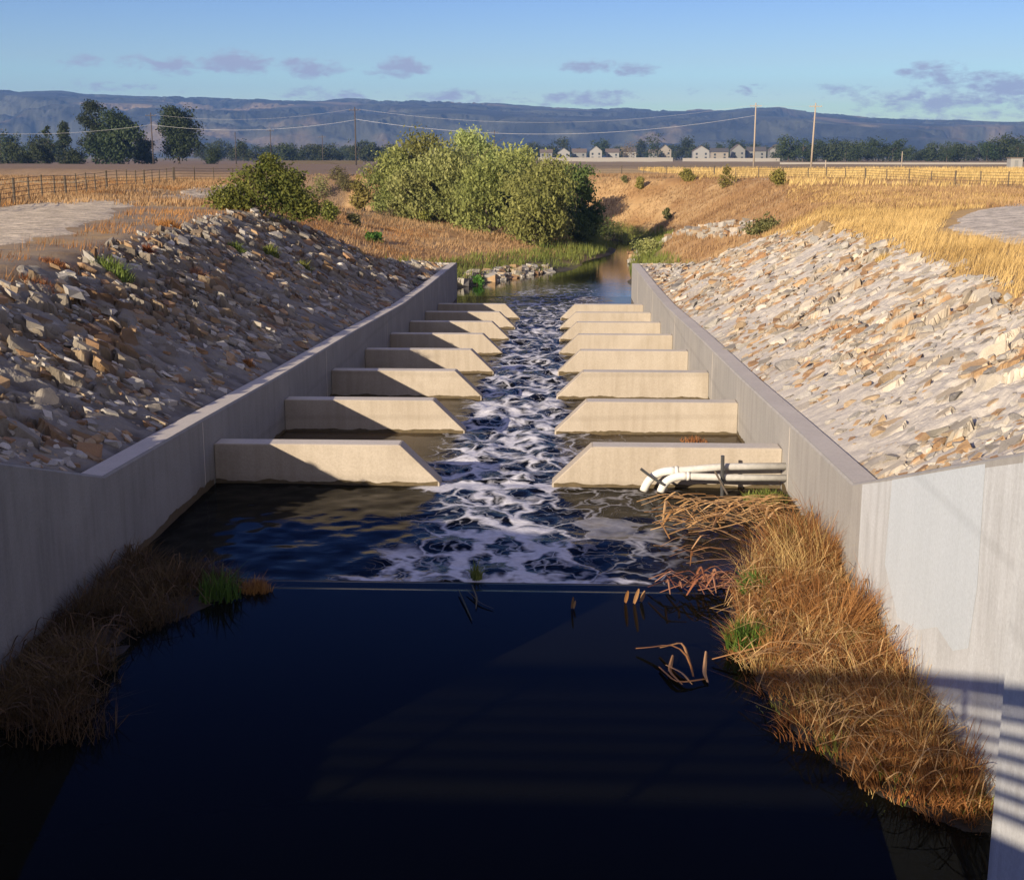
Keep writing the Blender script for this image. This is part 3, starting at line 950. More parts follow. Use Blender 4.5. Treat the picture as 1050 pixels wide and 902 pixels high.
def loose_stones(name, n, sampler, size, label, seed, hmul=.55, tints=None):
    """many small angular stones as one mesh; sampler gives x, y, z"""
    r = np.random.default_rng(seed)
    P = sampler(r, n); n = len(P)
    base = np.array([(1, 0, 0), (-1, 0, 0), (0, 1, 0), (0, -1, 0), (0, 0, 1), (0, 0, -1)], float)
    # squashed, skewed boxes
    cube = np.array([(-1, -1, -1), (1, -1, -1), (1, 1, -1), (-1, 1, -1), (-1, -1, 1), (1, -1, 1), (1, 1, 1), (-1, 1, 1)], float)
    V = cube[None] * (.55 + .45 * r.random((n, 8, 3)))
    s = size(P, r)
    V = V * (s[:, None, None] * np.array([1, .75, hmul]))
    a = r.random(n) * 6.283; ca, sa = np.cos(a)[:, None], np.sin(a)[:, None]
    x = V[:, :, 0] * ca - V[:, :, 1] * sa; y = V[:, :, 0] * sa + V[:, :, 1] * ca
    tx = r.normal(0, .2, n)[:, None]; ty = r.normal(0, .2, n)[:, None] + (np.sign(P[:, 0]) * .42)[:, None] * (P[:, 1] < 79.6)[:, None]
    z = V[:, :, 2] + x * ty + y * tx
    V = np.stack([x, y, z], -1) + P[:, None, :]
    f = np.array([(3, 2, 1, 0), (4, 5, 6, 7), (0, 1, 5, 4), (1, 2, 6, 5), (2, 3, 7, 6), (3, 0, 4, 7)])
    Fc = (f[None] + (np.arange(n) * 8)[:, None, None]).reshape(-1, 4)
    T = (tints if tints is not None else TINTS)
    col = T[r.integers(0, len(T), n)] * r.uniform(.8, 1.2, n)[:, None]
    o = obj(name, np_mesh(name, V.reshape(-1, 3), Fc, M['riprap'], {'col': np.repeat(col, 8, 0)}))
    tag(o, label, 'stones', kind='stuff')


def bank_sampler(side):
    def f(r, n):
        Y = 13 + (79.3 - 13) * r.random(n * 2) ** 1.1
        e = bank_edge(side, Y); X = XW + TH + .12 + (e - XW - TH - .15) * r.random(n * 2)
        X = X * side
        k = fbm(X / 1.1, Y / 1.1, 91 + side, 3) > (.45 if side < 0 else .46)
        X, Y = X[k][:n], Y[k][:n]
        return np.stack([X, Y, bank_z(X, Y, side) + .0], 1)
    return f


sz = lambda P, r: np.clip(r.lognormal(-2.6, .5, len(P)), .03, .26) * np.interp(P[:, 1], [10, 80], [.8, 1.5])
loose_stones('riprap_stones', 2600, bank_sampler(1), sz, 'small broken stones strewn over the sunlit grouted bank', 21, .32)
loose_stones('riprap_stones', 3300, bank_sampler(-1), sz, 'small broken stones strewn over the shaded grouted bank', 22, .42)


def patch_sampler(poly_px, z=None):
    """points on the ground spread over a polygon given in photo pixels"""
    pw = np.array([(inv(u, v, z=z) if z is not None else ground_at(u, v))[:2] for u, v in poly_px])
    def f(r, n):
        lo, hi = pw.min(0), pw.max(0); out = []
        while sum(map(len, out)) < n:
            q = lo + (hi - lo) * r.random((n * 3, 2)); ins = np.zeros(len(q), bool); j = len(pw) - 1
            for i in range(len(pw)):
                a, b = pw[i], pw[j]
                c = ((a[1] > q[:, 1]) != (b[1] > q[:, 1])) & (q[:, 0] < (b[0] - a[0]) * (q[:, 1] - a[1]) / (b[1] - a[1] + 1e-12) + a[0])
                ins ^= c; j = i
            out.append(q[ins])
        q = np.concatenate(out)[:n]
        return np.stack([q[:, 0], q[:, 1], terrain(q[:, 0], q[:, 1])], 1)
    return f


szb = lambda P, r: np.clip(r.lognormal(-1.55, .4, len(P)), .1, .5)
loose_stones('shore_stones', 260, patch_sampler([(470, 291), (480, 280), (560, 274), (566, 281), (520, 288)]), szb, 'band of pale stones along the far edge of the creek pool', 23, .8)
loose_stones('shore_stones', 240, patch_sampler([(684, 243), (745, 229), (778, 226), (768, 240), (720, 244)]), szb, 'pale rubble band on the far creek bank under the brown slope', 24, .8)
loose_stones('shore_stones', 120, patch_sampler([(642, 262), (655, 250), (690, 244), (668, 256), (648, 272)]), szb, 'pale stones at the creek bend beyond the end of the sunlit wall', 25, .8)


# ================================================================== GRASS
def blades(name, P, h, w, mat, label, seed, lean=.35, segs=1, tint=None, cat='grass', kind='stuff', wind=(.15, .1), fan=None):
    r = np.random.default_rng(seed); n = len(P)
    h = h * r.uniform(.55, 1.15, n); w = w * r.uniform(.7, 1.3, n)
    a = r.random(n) * 6.283; side = np.stack([np.cos(a), np.sin(a), 0 * a], 1)
    la = r.random(n) * 6.283; lm = np.abs(r.normal(0, lean, n))
    ld = np.stack([np.cos(la) * lm + wind[0], np.sin(la) * lm + wind[1], 0 * la], 1)
    if fan is not None: ld = ld + np.concatenate([fan, np.zeros((n, 1))], 1)
    rows = []
    for k in range(segs + 1):
        t = k / segs
        c = P + ld * (h * t ** 1.8)[:, None] + np.array([0, 0, 1.])[None] * (h * t * (1 - .25 * t * np.minimum(lm, 1)))[:, None]
        ww = w * (1 - t) ** .7
        if k < segs:
            rows += [c - side * ww[:, None] * .5, c + side * ww[:, None] * .5]
        else: rows += [c]
    V = np.stack(rows, 1); m = V.shape[1]
    tn = (tint if tint is not None else r.random(n))
    tn = np.repeat(tn, m)
    idx = (np.arange(n) * m)[:, None]
    tris = []
    for k in range(segs):
        b = 2 * k
        if k < segs - 1: tris += [(b, b + 1, b + 3), (b, b + 3, b + 2)]
        else: tris += [(b, b + 1, b + 2)]
    Fc = (idx[:, :, None] + np.array(tris)[None]).reshape(-1, 3)
    o = obj(name, np_mesh(name, V.reshape(-1, 3), Fc, M[mat] if isinstance(mat, str) else mat, {'tint': tn}))
    if kind: tag(o, label, cat, kind=kind)
    return o


def scatter(n, xr, yr, mask, seed, ypow=1.):
    r = np.random.default_rng(seed)
    X = r.uniform(*xr, n); Y = yr[0] + (yr[1] - yr[0]) * r.random(n) ** ypow
    k = mask(X, Y, r); X, Y = X[k], Y[k]
    return np.stack([X, Y, terrain(X, Y) - .02], 1)


def tn(P, s, sc=2.): return np.clip(fbm(P[:, 0] / sc, P[:, 1] / sc, s, 3) * 1.6 - .3 + np.random.default_rng(s).normal(0, .15, len(P)), 0, 1)


# golden grass above the sunlit bank
def mk(X, Y, r):
    e = bank_edge(1, Y) + np.where(Y > 62, (Y - 62) * .25, 0)
    return (X > e - .3) & (near_path(X, Y) > -.2 + .9 * fbm(X / 2, Y / 2, 5)) & (creek_dist(X, Y)[0] > np.where(Y < 70, -9, 10.5)) & (fbm(X / 3, Y / 3, 15) > .30) & (r.random(len(X)) < sst(20, 10, X - 12) * .8 + .2)
P = scatter(300000, (9, 48), (18, 100), mk, 31, 1.15)
blades('golden_grass', P, .46 * (1 - .5 * sst(45, 75, P[:, 1])) * (.45 + .9 * fbm(P[:, 0] / 2.2, P[:, 1] / 2.2, 8)), .010 + P[:, 1] * .00028, 'gold', 'tall golden dry grass above the sunlit stone bank', 1, .35, 1, tn(P, 3), wind=(.3, .1))
# dry grass and tufts on the levee above the shaded bank
def mk(X, Y, r):
    e = bank_edge(-1, Y)
    return (-X > e - .2) & (near_path(X, Y) > .1) & (creek_dist(X, Y)[0] > 0) & (fbm(X / 2.2, Y / 2.2, 19) > .50)
P = scatter(110000, (-48, -8), (16, 112), mk, 32, 1.15)
blades('dry_grass', P, .32 * (.4 + fbm(P[:, 0] / 2, P[:, 1] / 2, 8)), .010 + P[:, 1] * .0003, 'dry', 'patchy tan dry grass along the levee above the shaded stone bank', 2, .4, 1, tn(P, 4), wind=(.2, .1))
# rusty grass on the banks of the creek
def mk(X, Y, r):
    D, s = creek_dist(X, Y)
    out = (np.abs(X) > 9.9) | (Y > 79.9)
    return out & (D > 2.2) & (D < 36) & (fbm(X / 3, Y / 3, 23) > .34) & ((Y > 80) | (np.abs(X) > bank_edge(np.sign(X), Y) + .1))
P = scatter(190000, (-60, 40), (62, 168), mk, 33)
blades('creek_bank_grass', P, .42 * (.4 + fbm(P[:, 0] / 2.5, P[:, 1] / 2.5, 8)), .07, 'dry_low', 'short rusty dry grass covering the slopes around the creek', 3, .4, 1, tn(P, 5, 4.), wind=(.15, .05))
def mk(X, Y, r):
    D, s = creek_dist(X, Y)
    return (Y > 80) & (D > -.3) & (D < np.where(s > 0, 4.2, 2.2) + 2.5 * (fbm(X / 4, Y / 4, 77) - .5)) & (fbm(X / 1.5, Y / 1.5, 29) > .36)
P = scatter(90000, (-20, 24), (80, 150), mk, 34)
blades('waterside_grass', P, .75 * (.4 + fbm(P[:, 0] / 1.8, P[:, 1] / 1.8, 8)), .06, 'green', 'green grass fringing the creek pool beyond the chute', 4, .35, 1, tn(P, 6), wind=(.1, .0))
# far golden strip behind the gravel tracks
def mk(X, Y, r): return (near_path(X, Y) > .3) & (creek_dist(X, Y)[0] > 12) & (fbm(X / 6, Y / 6, 25) > .42)
P = scatter(70000, (14, 110), (95, 235), mk, 35)
blades('field_grass', P, .7, .12, 'gold', 'golden field grass beyond the gravel crossing', 5, .3, 1, tn(P, 7, 5.))


# ================================================================== SHRUBS AND TREES
def foliage(lobes, n, size, seed, up=.0, shoot=0.):
    """leaf-sized faces through a set of ellipsoid lobes (cx,cy,cz,rx,ry,rz)"""
    r = np.random.default_rng(seed); lobes = np.array(lobes, float)
    vol = lobes[:, 3] * lobes[:, 4] * lobes[:, 5]; pr = vol ** .8 / (vol ** .8).sum()
    k = r.choice(len(lobes), n, p=pr); lb = lobes[k]
    d = r.normal(size=(n, 3)); d /= np.linalg.norm(d, axis=1)[:, None]
    rad = r.random(n) ** .38 * (1 + .16 * r.normal(size=n))
    if shoot: rad = rad * np.where(d[:, 2] > .3, 1 + shoot * r.random(n) ** 3, 1)
    P = lb[:, :3] + d * rad[:, None] * lb[:, 3:6]
    # clump the leaves
    q = fbm(P[:, 0] / (size * 9) + P[:, 2] / (size * 7), P[:, 1] / (size * 9) - P[:, 2] / (size * 11), seed, 3)
    keep = q > .44
    P, d, k, q = P[keep], d[keep], k[keep], q[keep]; n = len(P)
    P[:, 2] = np.maximum(P[:, 2], .05)
    nrm = d * .6 + r.normal(size=(n, 3)) * .7; nrm /= np.linalg.norm(nrm, axis=1)[:, None]
    a = np.cross(nrm, r.normal(size=(n, 3))); a /= np.linalg.norm(a, axis=1)[:, None]
    a[:, 2] += up; b = np.cross(nrm, a)
    s = size * r.uniform(.6, 1.4, n)
    V = np.stack([P - a * s[:, None], P + b * s[:, None] * .5, P + a * s[:, None], P - b * s[:, None] * .5], 1)
    lt = r.random(len(lobes))
    t = np.clip(.2 + .55 * lt[k] + r.normal(0, .16, n) + (q - .5) * .8, 0, 1)
    return V.reshape(-1, 3), np.arange(n * 4).reshape(n, 4), np.repeat(t, 4)


def trunk_mb(h, r0, limbs, seed, stems=1, spread=.3):
    r = random.Random(seed); mb = MB()
    for s in range(stems):
        a = r.uniform(0, 6.28); sp = spread * r.uniform(.3, 1) if stems > 1 else .04
        top = Vector((math.cos(a) * sp * h, math.sin(a) * sp * h, h))
        pts = [Vector((math.cos(a) * r0 * (stems > 1), math.sin(a) * r0 * (stems > 1), -.2)) + (top * t) + Vector((r.uniform(-.04, .04) * h, r.uniform(-.04, .04) * h, 0)) * (0 < t < 1) for t in (0, .25, .5, .75, 1)]
        mb.tube(pts, [r0 * x for x in (1, .8, .6, .42, .2)], 7)
        for k in range(limbs):
            t = r.uniform(.35, .9); p = pts[0].lerp(pts[-1], t); b = r.uniform(0, 6.28); l = h * r.uniform(.18, .34)
            q = p + Vector((math.cos(b) * l, math.sin(b) * l, l * r.uniform(.4, 1.1)))
            mb.tube([p, p.lerp(q, .5) + Vector((0, 0, .05 * l)), q], [r0 * .35, r0 * .22, r0 * .08], 5)
    return mb


def lobes_round(w, h, n, seed, base=.0, squash=1., conic=0.):
    r = random.Random(seed); out = []
    for k in range(n):
        z = base + (h - base) * (.16 + .74 * (k + .5) / n)
        f = (z - base) / (h - base)
        ring = w * .5 * (math.sin(math.pi * min(.98, .18 + .72 * f)) ** .8 if not conic else (1 - f * conic))
        a = r.uniform(0, 6.28); d = ring * r.uniform(.1, .62)
        s = r.uniform(.26, .40) * w * (1 - .35 * f)
        out.append((math.cos(a) * d, math.sin(a) * d * squash, z, s, s * squash, s * r.uniform(.65, .95)))
    return out


def plant(name, loc, w, h, mat, label, cat, group=None, n=3000, leaf=.1, nl=9, seed=1, base=.0, stems=3, conic=0., shoot=.25, lobes=None, trunk_r=None, up=0.):
    t = empty(name, loc); tag(t, label, cat, group)
    V, Fc, tt = foliage(lobes or lobes_round(w, h, nl, seed, base, 1., conic), n, leaf, seed, up, shoot)
    obj('crown', np_mesh('crown', V, Fc, M[mat], {'tint': tt}), t)
    trunk_mb(h * .8, trunk_r or max(.02, h * .012), 5, seed, stems, .28).build('trunk', M['bark'], t)
    return t


def at(u, v): return ground_at(u, v)


def plant_px(name, u, base_v, wpx, hpx, mat, label, cat='shrub', loc=None, **kw):
    p = at(u, base_v) if loc is None else loc
    s = math.hypot(p[0] - CX, p[1]) / 1330
    return plant(name, (p[0], p[1], p[2] - .05), wpx * s, hpx * s, mat, label, cat, **kw)


# ---- willows at the creek bend
def on_line(u, d, z=None):
    """ground point in the direction of pixel column u at distance d"""
    o, dd = ray(u, 161.); dd = dd / np.hypot(dd[0], dd[1])
    x, y = CX + dd[0] * d, dd[1] * d
    return np.array([x, y, terr(x, y)])


WILLOW = [  # u, distance, width px, top v, material, label
    (487, 139, 62, 129, 'willow_light', 'tallest pale green willow rising at the back of the creek thicket'),
    (438, 136, 78, 136, 'willow', 'olive green willow at the back of the thicket beside the tallest pale one'),
    (404, 133, 62, 150, 'willow', 'loose olive willow at the outer end of the creek thicket'),
    (457, 122, 86, 160, 'willow_light', 'light green willow in the middle of the creek thicket'),
    (505, 117, 84, 158, 'willow', 'broad olive willow in front of the tallest pale one'),
    (548, 112, 92, 171, 'willow', 'rounded sunlit willow at the front of the thicket over the pool'),
    (592, 120, 54, 166, 'willow_dark', 'dark green willow at the creek bend end of the thicket'),
    (530, 130, 70, 152, 'willow', 'upright willow standing behind the rounded front one'),
    (575, 137, 46, 163, 'willow_light', 'pale slim willow peeping out behind the dark one'),
    (418, 120, 46, 175, 'willow_light', 'low yellowish willow in front of the outer end of the thicket'),
]
for i, (u, d, wp, tv, mat, lab) in enumerate(WILLOW):
    p = on_line(u, d)
    top = H - (tv - 161) / 1330 * d
    plant('willow_tree', (p[0], p[1], p[2] - .1), wp * d / 1330, top - p[2], mat, lab, 'willow', 'willows at the creek bend', n=34000, leaf=.125, nl=15, seed=40 + i, stems=6, shoot=.6, up=.5)
plant_px('yellow_shrub', 372, 217, 27, 43, 'yellow_bush', 'bright yellow green shrub standing apart from the willow thicket', n=3500, leaf=.13, seed=60, shoot=.4)
# ---- bush on the levee
p = on_line(268, 62)
lb = [(-1.5, 0, .9, 1.1, 1.1, .8), (-.5, -.3, 1.4, 1.2, 1.1, 1.0), (.3, .2, 2.0, 1.0, 1.0, .9), (.8, -.2, 1.3, 1.2, 1.2, 1.0), (1.7, 0, .8, 1.0, 1.0, .8), (.2, .3, 2.6, .55, .6, .5), (-.9, .3, 1.9, .8, .8, .6), (1.3, .2, 1.8, .7, .7, .6), (2.2, -.2, .5, .6, .7, .5)]
plant('levee_bush', (p[0], p[1], p[2] - .25), 5, 3.1, 'bush', 'big dark green and yellow bush at the top corner of the shaded stone bank', 'bush', n=17000, leaf=.085, seed=61, lobes=lb, stems=6)
SMALL = [(336, 228, 26, 21, 'bush', 'small dark bush just downhill of the big levee bush'), (330, 205, 34, 20, 'scrub', 'olive scrub behind the big levee bush'),
         (352, 196, 30, 16, 'scrub', 'pale scrub in the dry hollow between bush and willows'), (300, 214, 30, 20, 'bush', 'dark skirt of scrub at the foot of the levee bush'),
         (362, 232, 22, 12, 'scrub', 'low grey scrub on the dry slope below the hollow'), (384, 248, 20, 10, 'weed', 'low green weed on the dry slope above the shaded end wall'),
         (345, 184, 30, 9, 'scrub', 'low tan scrub at the far lip of the dry hollow'), (388, 206, 24, 20, 'scrub', 'olive shrub between the yellow shrub and the thicket'),
         (400, 222, 26, 12, 'scrub', 'low scrub under the outer willow'), (434, 228, 20, 15, 'yellow_bush', 'small yellow green shrub at the foot of the thicket'),
         (656, 194, 12, 13, 'yellow_bush', 'first yellow green bush on the far slope beyond the dark willow'), (704, 186, 16, 12, 'yellow_bush', 'second yellow green bush along the far slope rim'),
         (746, 192, 20, 22, 'yellow_bush', 'largest yellow green bush on the rim of the far slope'), (797, 193, 24, 18, 'yellow_bush', 'round yellow green bush where the gravel crossing meets the rim'),
         (684, 226, 9, 13, 'scrub', 'lone small weed halfway down the brown far slope'), (640, 188, 9, 7, 'scrub', 'tiny bush on the rim of the far slope near the thicket'),
         (622, 246, 40, 18, 'willow_dark', 'low dark green growth in the shade at the creek bend'), (664, 262, 34, 16, 'willow_light', 'green growth on the sandbar beyond the sunlit wall'),
         (786, 240, 44, 14, 'scrub', 'low greenish scrub behind the crest of the sunlit stone bank'), (490, 294, 20, 10, 'weed', 'green clump at the water beside the end of the shaded wall')]
for i, (u, v, wp, hp, mat, lab) in enumerate(SMALL):
    plant_px('low_shrub', u, v, wp, hp, mat, lab, group='low shrubs on the dry slopes', n=1500, leaf=.11, nl=6, seed=80 + i)


# ---- trees across the plain
def tree(u, d, wpx, hpx, mat, label, name='far_tree', group='trees across the plain', n=1500, conic=0., base=.12, seed=1, nl=10, lobes=None):
    p = on_line(u, d); s = d / 1330
    h = hpx * s; w = wpx * s
    return plant(name, (p[0], p[1], p[2] - .1), w, h, mat, label, 'tree', group, n=n, leaf=max(.28, w * .026), nl=nl, seed=seed, base=h * base, stems=1, conic=conic, shoot=.15, trunk_r=h * .018)


G1 = 'trees at the edge of the ploughed field'
tree(98, 380, 32, 63, 'tree_dark', 'tall dark narrow tree with a pointed top at the ploughed field', 'field_tree', G1, 13000, .55, .05, 201, 14)
tree(122, 376, 58, 47, 'tree_dark', 'broad dark tree leaning out beside the tall pointed one', 'field_tree', G1, 15000, 0, .02, 202, 15)
tree(148, 384, 24, 24, 'tree_dark', 'low dark tree between the broad tree and the wooden pole', 'field_tree', G1, 5000, 0, .02, 203)
tree(184, 378, 45, 57, 'tree_dark', 'rounded tall dark tree standing alone beside the wooden pole', 'field_tree', G1, 15000, 0, .06, 204, 15)
tree(67, 382, 20, 40, 'tree_far', 'slender airy tree with a bare lower trunk', 'field_tree', G1, 3500, 0, .3, 205, 7)
tree(50, 386, 13, 38, 'tree_far', 'thinnest small tree with a feathery top', 'field_tree', G1, 2200, 0, .3, 206, 6)
tree(42, 380, 30, 22, 'tree_dark', 'round low dark tree under the feathery one', 'field_tree', G1, 6000, 0, .02, 207)
tree(18, 384, 46, 16, 'tree_dark', 'low wide dark clump of tree at the end of the field', 'field_tree', G1, 6000, 0, .0, 208)
tree(75, 378, 34, 13, 'tree_dark', 'low dark hedge-like tree below the slender one', 'field_tree', G1, 4500, 0, .0, 209)
tree(218, 420, 18, 17, 'tree_dark', 'small dark tree to the far side of the lone rounded one', 'field_tree', G1, 2600, 0, .02, 210)
tree(647, 700, 24, 21, 'tree_brown', 'brownish tree behind the pale houses', n=900, seed=211)
tree(675, 760, 32, 24, 'tree_dark', 'tallest dark tree behind the row of pale houses', n=1600, seed=212)
tree(823, 640, 19, 24, 'tree_dark', 'dark pointed tree just behind the leaning power pole', n=1200, seed=213)
tree(971, 640, 17, 20, 'tree_dark', 'dark round tree above the far tree line beyond the field', n=1100, seed=214)
tree(1012, 640, 28, 19, 'tree_dark', 'broad dark tree above the far tree line toward the white shed', n=1300, seed=215)
tree(1043, 640, 22, 18, 'tree_dark', 'dark tree at the end of the far tree line by the white shed', n=1100, seed=216)
# a belt of look-alike trees, each its own object, copied from six models
models = []
for k in range(6):
    d0 = 800; h = [10, 9, 8, 11, 8.5, 7][k]; w = [11, 12, 9, 10, 14, 11][k]
    V, Fc, tt = foliage(lobes_round(w, h, 9, 300 + k, .3), 2200, .40, 300 + k, 0, .1)
    models.append((np_mesh('crown', V, Fc, M['tree_far'], {'tint': tt}), trunk_mb(h * .7, .18, 3, k).mesh('trunk', M['bark'])))
r = random.Random(5)
spots = [(u, r.uniform(620, 860)) for u in np.linspace(205, 400, 26)] + [(u, r.uniform(930, 1080)) for u in np.linspace(545, 800, 30)] + [(u, r.uniform(640, 800)) for u in np.linspace(800, 1060, 32)] + [(u, r.uniform(560, 700)) for u in np.linspace(-30, 60, 8)]
for i, (u, d) in enumerate(spots):
    p = on_line(u + r.uniform(-3, 3), d)
    k = r.randrange(6); s = r.uniform(.75, 1.2) * (1.25 if 545 <= u <= 800 else 1.)
    zone = ('behind the levee bush', 'behind the pale houses', 'beyond the golden field', 'behind the ploughed field')[0 if u < 402 and u > 100 else 1 if 500 < u < 800 else 2 if u >= 800 else 3]
    t = empty('belt_tree', (p[0], p[1], p[2] - .2), r.uniform(0, 6.28)); t.scale = (s * 1.15, s * 1.15, s)
    tag(t, f'small dark green tree in the long tree belt {zone}', 'tree', f'trees of the belt {zone}')
    obj('crown', models[k][0], t); obj('trunk', models[k][1], t)


# ================================================================== PLANTS ON THE LEVEE AND BANKS
def weed(u, v, wpx, hpx, mat, label, n=420, p=None, name='weed_clump', lean=.5):
    p = at(u, v) if p is None else p
    s = math.hypot(p[0] - CX, p[1]) / 1330; w, h = wpx * s, hpx * s
    r = np.random.default_rng(int(u * 7 + v)); a = r.random(n) * 6.28; q = r.random(n) ** .7 * w * .5
    x, y = np.cos(a) * q, np.sin(a) * q * .8
    zz = terrain(x + p[0], y + p[1]) - p[2] if abs(p[0]) > XW + .3 else 0 * x
    P = np.stack([x, y, zz - .03], 1)
    o = blades(name, P, h * (1.05 - .5 * q / (w * .5)), max(.012, .9 * s * .9) * (1.8 if mat in ('weed', 'green') else 1), mat, label, int(u + v), lean, 2, None, kind=None, wind=(.05, .0))
    o.location = tuple(p)
    tag(o, label, 'weed', 'weeds and tufts on the banks')
    return o


WEEDS = [(115, 284, 40, 24, 'green', 'bright green weed clump at the top edge of the shaded stone bank'), (46, 297, 46, 13, 'rust', 'rusty low grass clump at the top edge of the shaded stone bank'),
         (152, 262, 12, 14, 'rust', 'small reddish tuft beside the gravel track'), (206, 285, 22, 12, 'gold', 'straw yellow tuft among the stones halfway up the shaded bank'),
         (243, 259, 20, 12, 'green', 'upper small green tuft among the shaded stones'), (278, 262, 15, 13, 'green', 'green tuft near the top of the shaded stones below the big bush'),
         (312, 278, 14, 13, 'green', 'thin green tuft lower on the shaded stones toward the creek'), (175, 232, 30, 9, 'rust', 'rusty tuft on the levee shoulder behind the stones'),
         (60, 272, 38, 8, 'dry', 'low tan grass on the levee shoulder by the gravel track'), (255, 375, 12, 10, 'dry', 'little dry tuft low on the shaded stones'),
         (905, 268, 22, 11, 'gold', 'straw tuft sticking out of the sunlit bank edge'), (368, 262, 22, 9, 'rust', 'rusty tuft above the shaded end wall')]
for w_ in WEEDS: weed(*w_)

# ================================================================== GROWTH IN THE NEAR POOL
def mound(name, poly, hgt, label, seed):
    """low mud bank along the wall: poly in plan"""
    poly = np.array(poly, float)
    n = 60; lo, hi = poly.min(0) - .2, poly.max(0) + .2
    X, Y = np.meshgrid(np.linspace(lo[0], hi[0], n), np.linspace(lo[1], hi[1], n * 2))
    ins = np.zeros(X.shape, bool); j = len(poly) - 1; dist = np.full(X.shape, 1e9)
    for i in range(len(poly)):
        a, b = poly[i], poly[j]
        c = ((a[1] > Y) != (b[1] > Y)) & (X < (b[0] - a[0]) * (Y - a[1]) / (b[1] - a[1] + 1e-12) + a[0]); ins ^= c
        dx, dy = b - a; t = np.clip(((X - a[0]) * dx + (Y - a[1]) * dy) / (dx * dx + dy * dy), 0, 1)
        dist = np.minimum(dist, np.hypot(X - a[0] - t * dx, Y - a[1] - t * dy)); j = i
    sd = np.where(ins, dist, -dist)
    Z = np.where(sd > 0, hgt * np.clip(sd / .7, 0, 1), np.maximum(sd * 1.2, -.6)) + (fbm(X / .3, Y / .3, seed, 3) - .5) * .05
    o = obj(name, np_mesh(name, np.stack([X, Y, Z], -1).reshape(-1, 3), grid_faces(n, n * 2), M['mud'], None, True))
    tag(o, label, 'mud', kind='structure')
    return poly


ISL = mound('mud_bank', [(5.33, 10.9), (5.0, 10.9), (4.3, 11.6), (3.85, 12.6), (3.65, 13.6), (3.5, 14.8), (3.45, 16.2), (3.6, 17.2), (4.0, 18.2), (4.5, 19.4), (5.0, 20.4), (5.33, 20.8)], .10, 'mud bank under the tall golden grass along the sunlit wall', 3)
ISLL = mound('mud_bank', [(-5.33, 12.2), (-4.4, 12.6), (-3.9, 13.4), (-4.2, 14.4), (-4.1, 15.6), (-3.6, 16.6), (-3.2, 17.3), (-3.6, 17.75), (-4.6, 18.0), (-5.0, 18.4), (-5.33, 18.8)], .012, 'mud bank under the brush along the shaded wall', 4)


def in_poly(poly, n, seed, z=0.):
    r = np.random.default_rng(seed); lo, hi = poly.min(0), poly.max(0); q = lo + (hi - lo) * r.random((n, 2))
    ins = np.zeros(n, bool); j = len(poly) - 1
    for i in range(len(poly)):
        a, b = poly[i], poly[j]
        c = ((a[1] > q[:, 1]) != (b[1] > q[:, 1])) & (q[:, 0] < (b[0] - a[0]) * (q[:, 1] - a[1]) / (b[1] - a[1] + 1e-12) + a[0]); ins ^= c; j = i
    q = q[ins]
    return np.stack([q[:, 0], q[:, 1], np.full(len(q), z)], 1)


def inside(poly, q):
    ins = np.zeros(len(q), bool); j = len(poly) - 1
    for i in range(len(poly)):
        a, b = poly[i], poly[j]
        ins ^= ((a[1] > q[:, 1]) != (b[1] > q[:, 1])) & (q[:, 0] < (b[0] - a[0]) * (q[:, 1] - a[1]) / (b[1] - a[1] + 1e-12) + a[0]); j = i
    return ins


def tussocks(name, poly, nc, per, h, w, mat, label, seed, hfun=None, rad=.24, fanout=.9, lean=.3, z=.0, gate=.0):
    r = np.random.default_rng(seed); C = in_poly(poly, nc * 6, seed, z)[:nc]
    C = C[fbm(C[:, 0] / .7, C[:, 1] / .7, seed + 3, 3) > gate]; nc = len(C)
    k = np.repeat(np.arange(nc), per); n = len(k)
    off = r.normal(0, 1, (n, 2)) * (rad * r.uniform(.5, 1.5, nc)[k])[:, None]
    tiltc = r.normal(0, .32, (nc, 2))
    P = C[k] + np.concatenate([off, np.zeros((n, 1))], 1)
    P[:, 0] = np.clip(P[:, 0], -XW + .03, XW - .03)
    jx = fbm(P[:, 0] / .35, P[:, 1] / .35, seed + 5, 3) - .5; jy = fbm(P[:, 0] / .35, P[:, 1] / .35, seed + 7, 3) - .5
    keep = inside(poly, P[:, :2] + np.stack([jx, jy], 1) * 1.1)
    P, k, off = P[keep], k[keep], off[keep]; n = len(k)
    hc = r.uniform(.25, 1.35, nc) * (hfun(C) if hfun is not None else 1.)
    tc_ = np.clip(r.normal(.5, .28, nc), 0, 1)
    hh = h * hc[k] * np.exp(-(np.hypot(off[:, 0], off[:, 1]) / (rad * 2)) ** 2)
    return blades(name, P, hh, w, mat, label, seed + 1, lean, 3, np.clip(tc_[k] + r.normal(0, .16, n), 0, 1), wind=(0, 0), fan=off / rad * fanout * .45 + tiltc[k])


hf = lambda C: (.5 + .5 * sst(3.4, 4.5, C[:, 0])) * np.interp(C[:, 1], [11, 13, 17, 19.5, 21], [.7, .75, .95, 1.15, .6])
tussocks('tall_dry_grass', ISL, 165, 120, .85, .0115, 'dry', 'tall golden dry grass growing along the sunlit wall in the near pool', 51, hf, .19, 1.0, .45, gate=.43)
tussocks('rusty_grass', ISL, 110, 80, .62, .012, 'rust', 'rusty tangled grass among the golden grass along the sunlit wall', 54, hf, .3, 1.3, .8, gate=.38)
tussocks('pale_straw', ISL, 85, 60, .98, .010, 'gold', 'thin pale straw stems standing out of the golden grass', 57, hf, .16, .9, .5, gate=.36)
tussocks('green_stems', ISL, 36, 60, .55, .013, 'green', 'green stems scattered through the golden grass along the sunlit wall', 63, hf, .16, .8, .4)
tussocks('shaded_brush', ISLL, 175, 100, .5, .012, 'brush', 'brown brush in the shade along the wall of the near pool', 60, None, .26, 1.2, .6, gate=.38)
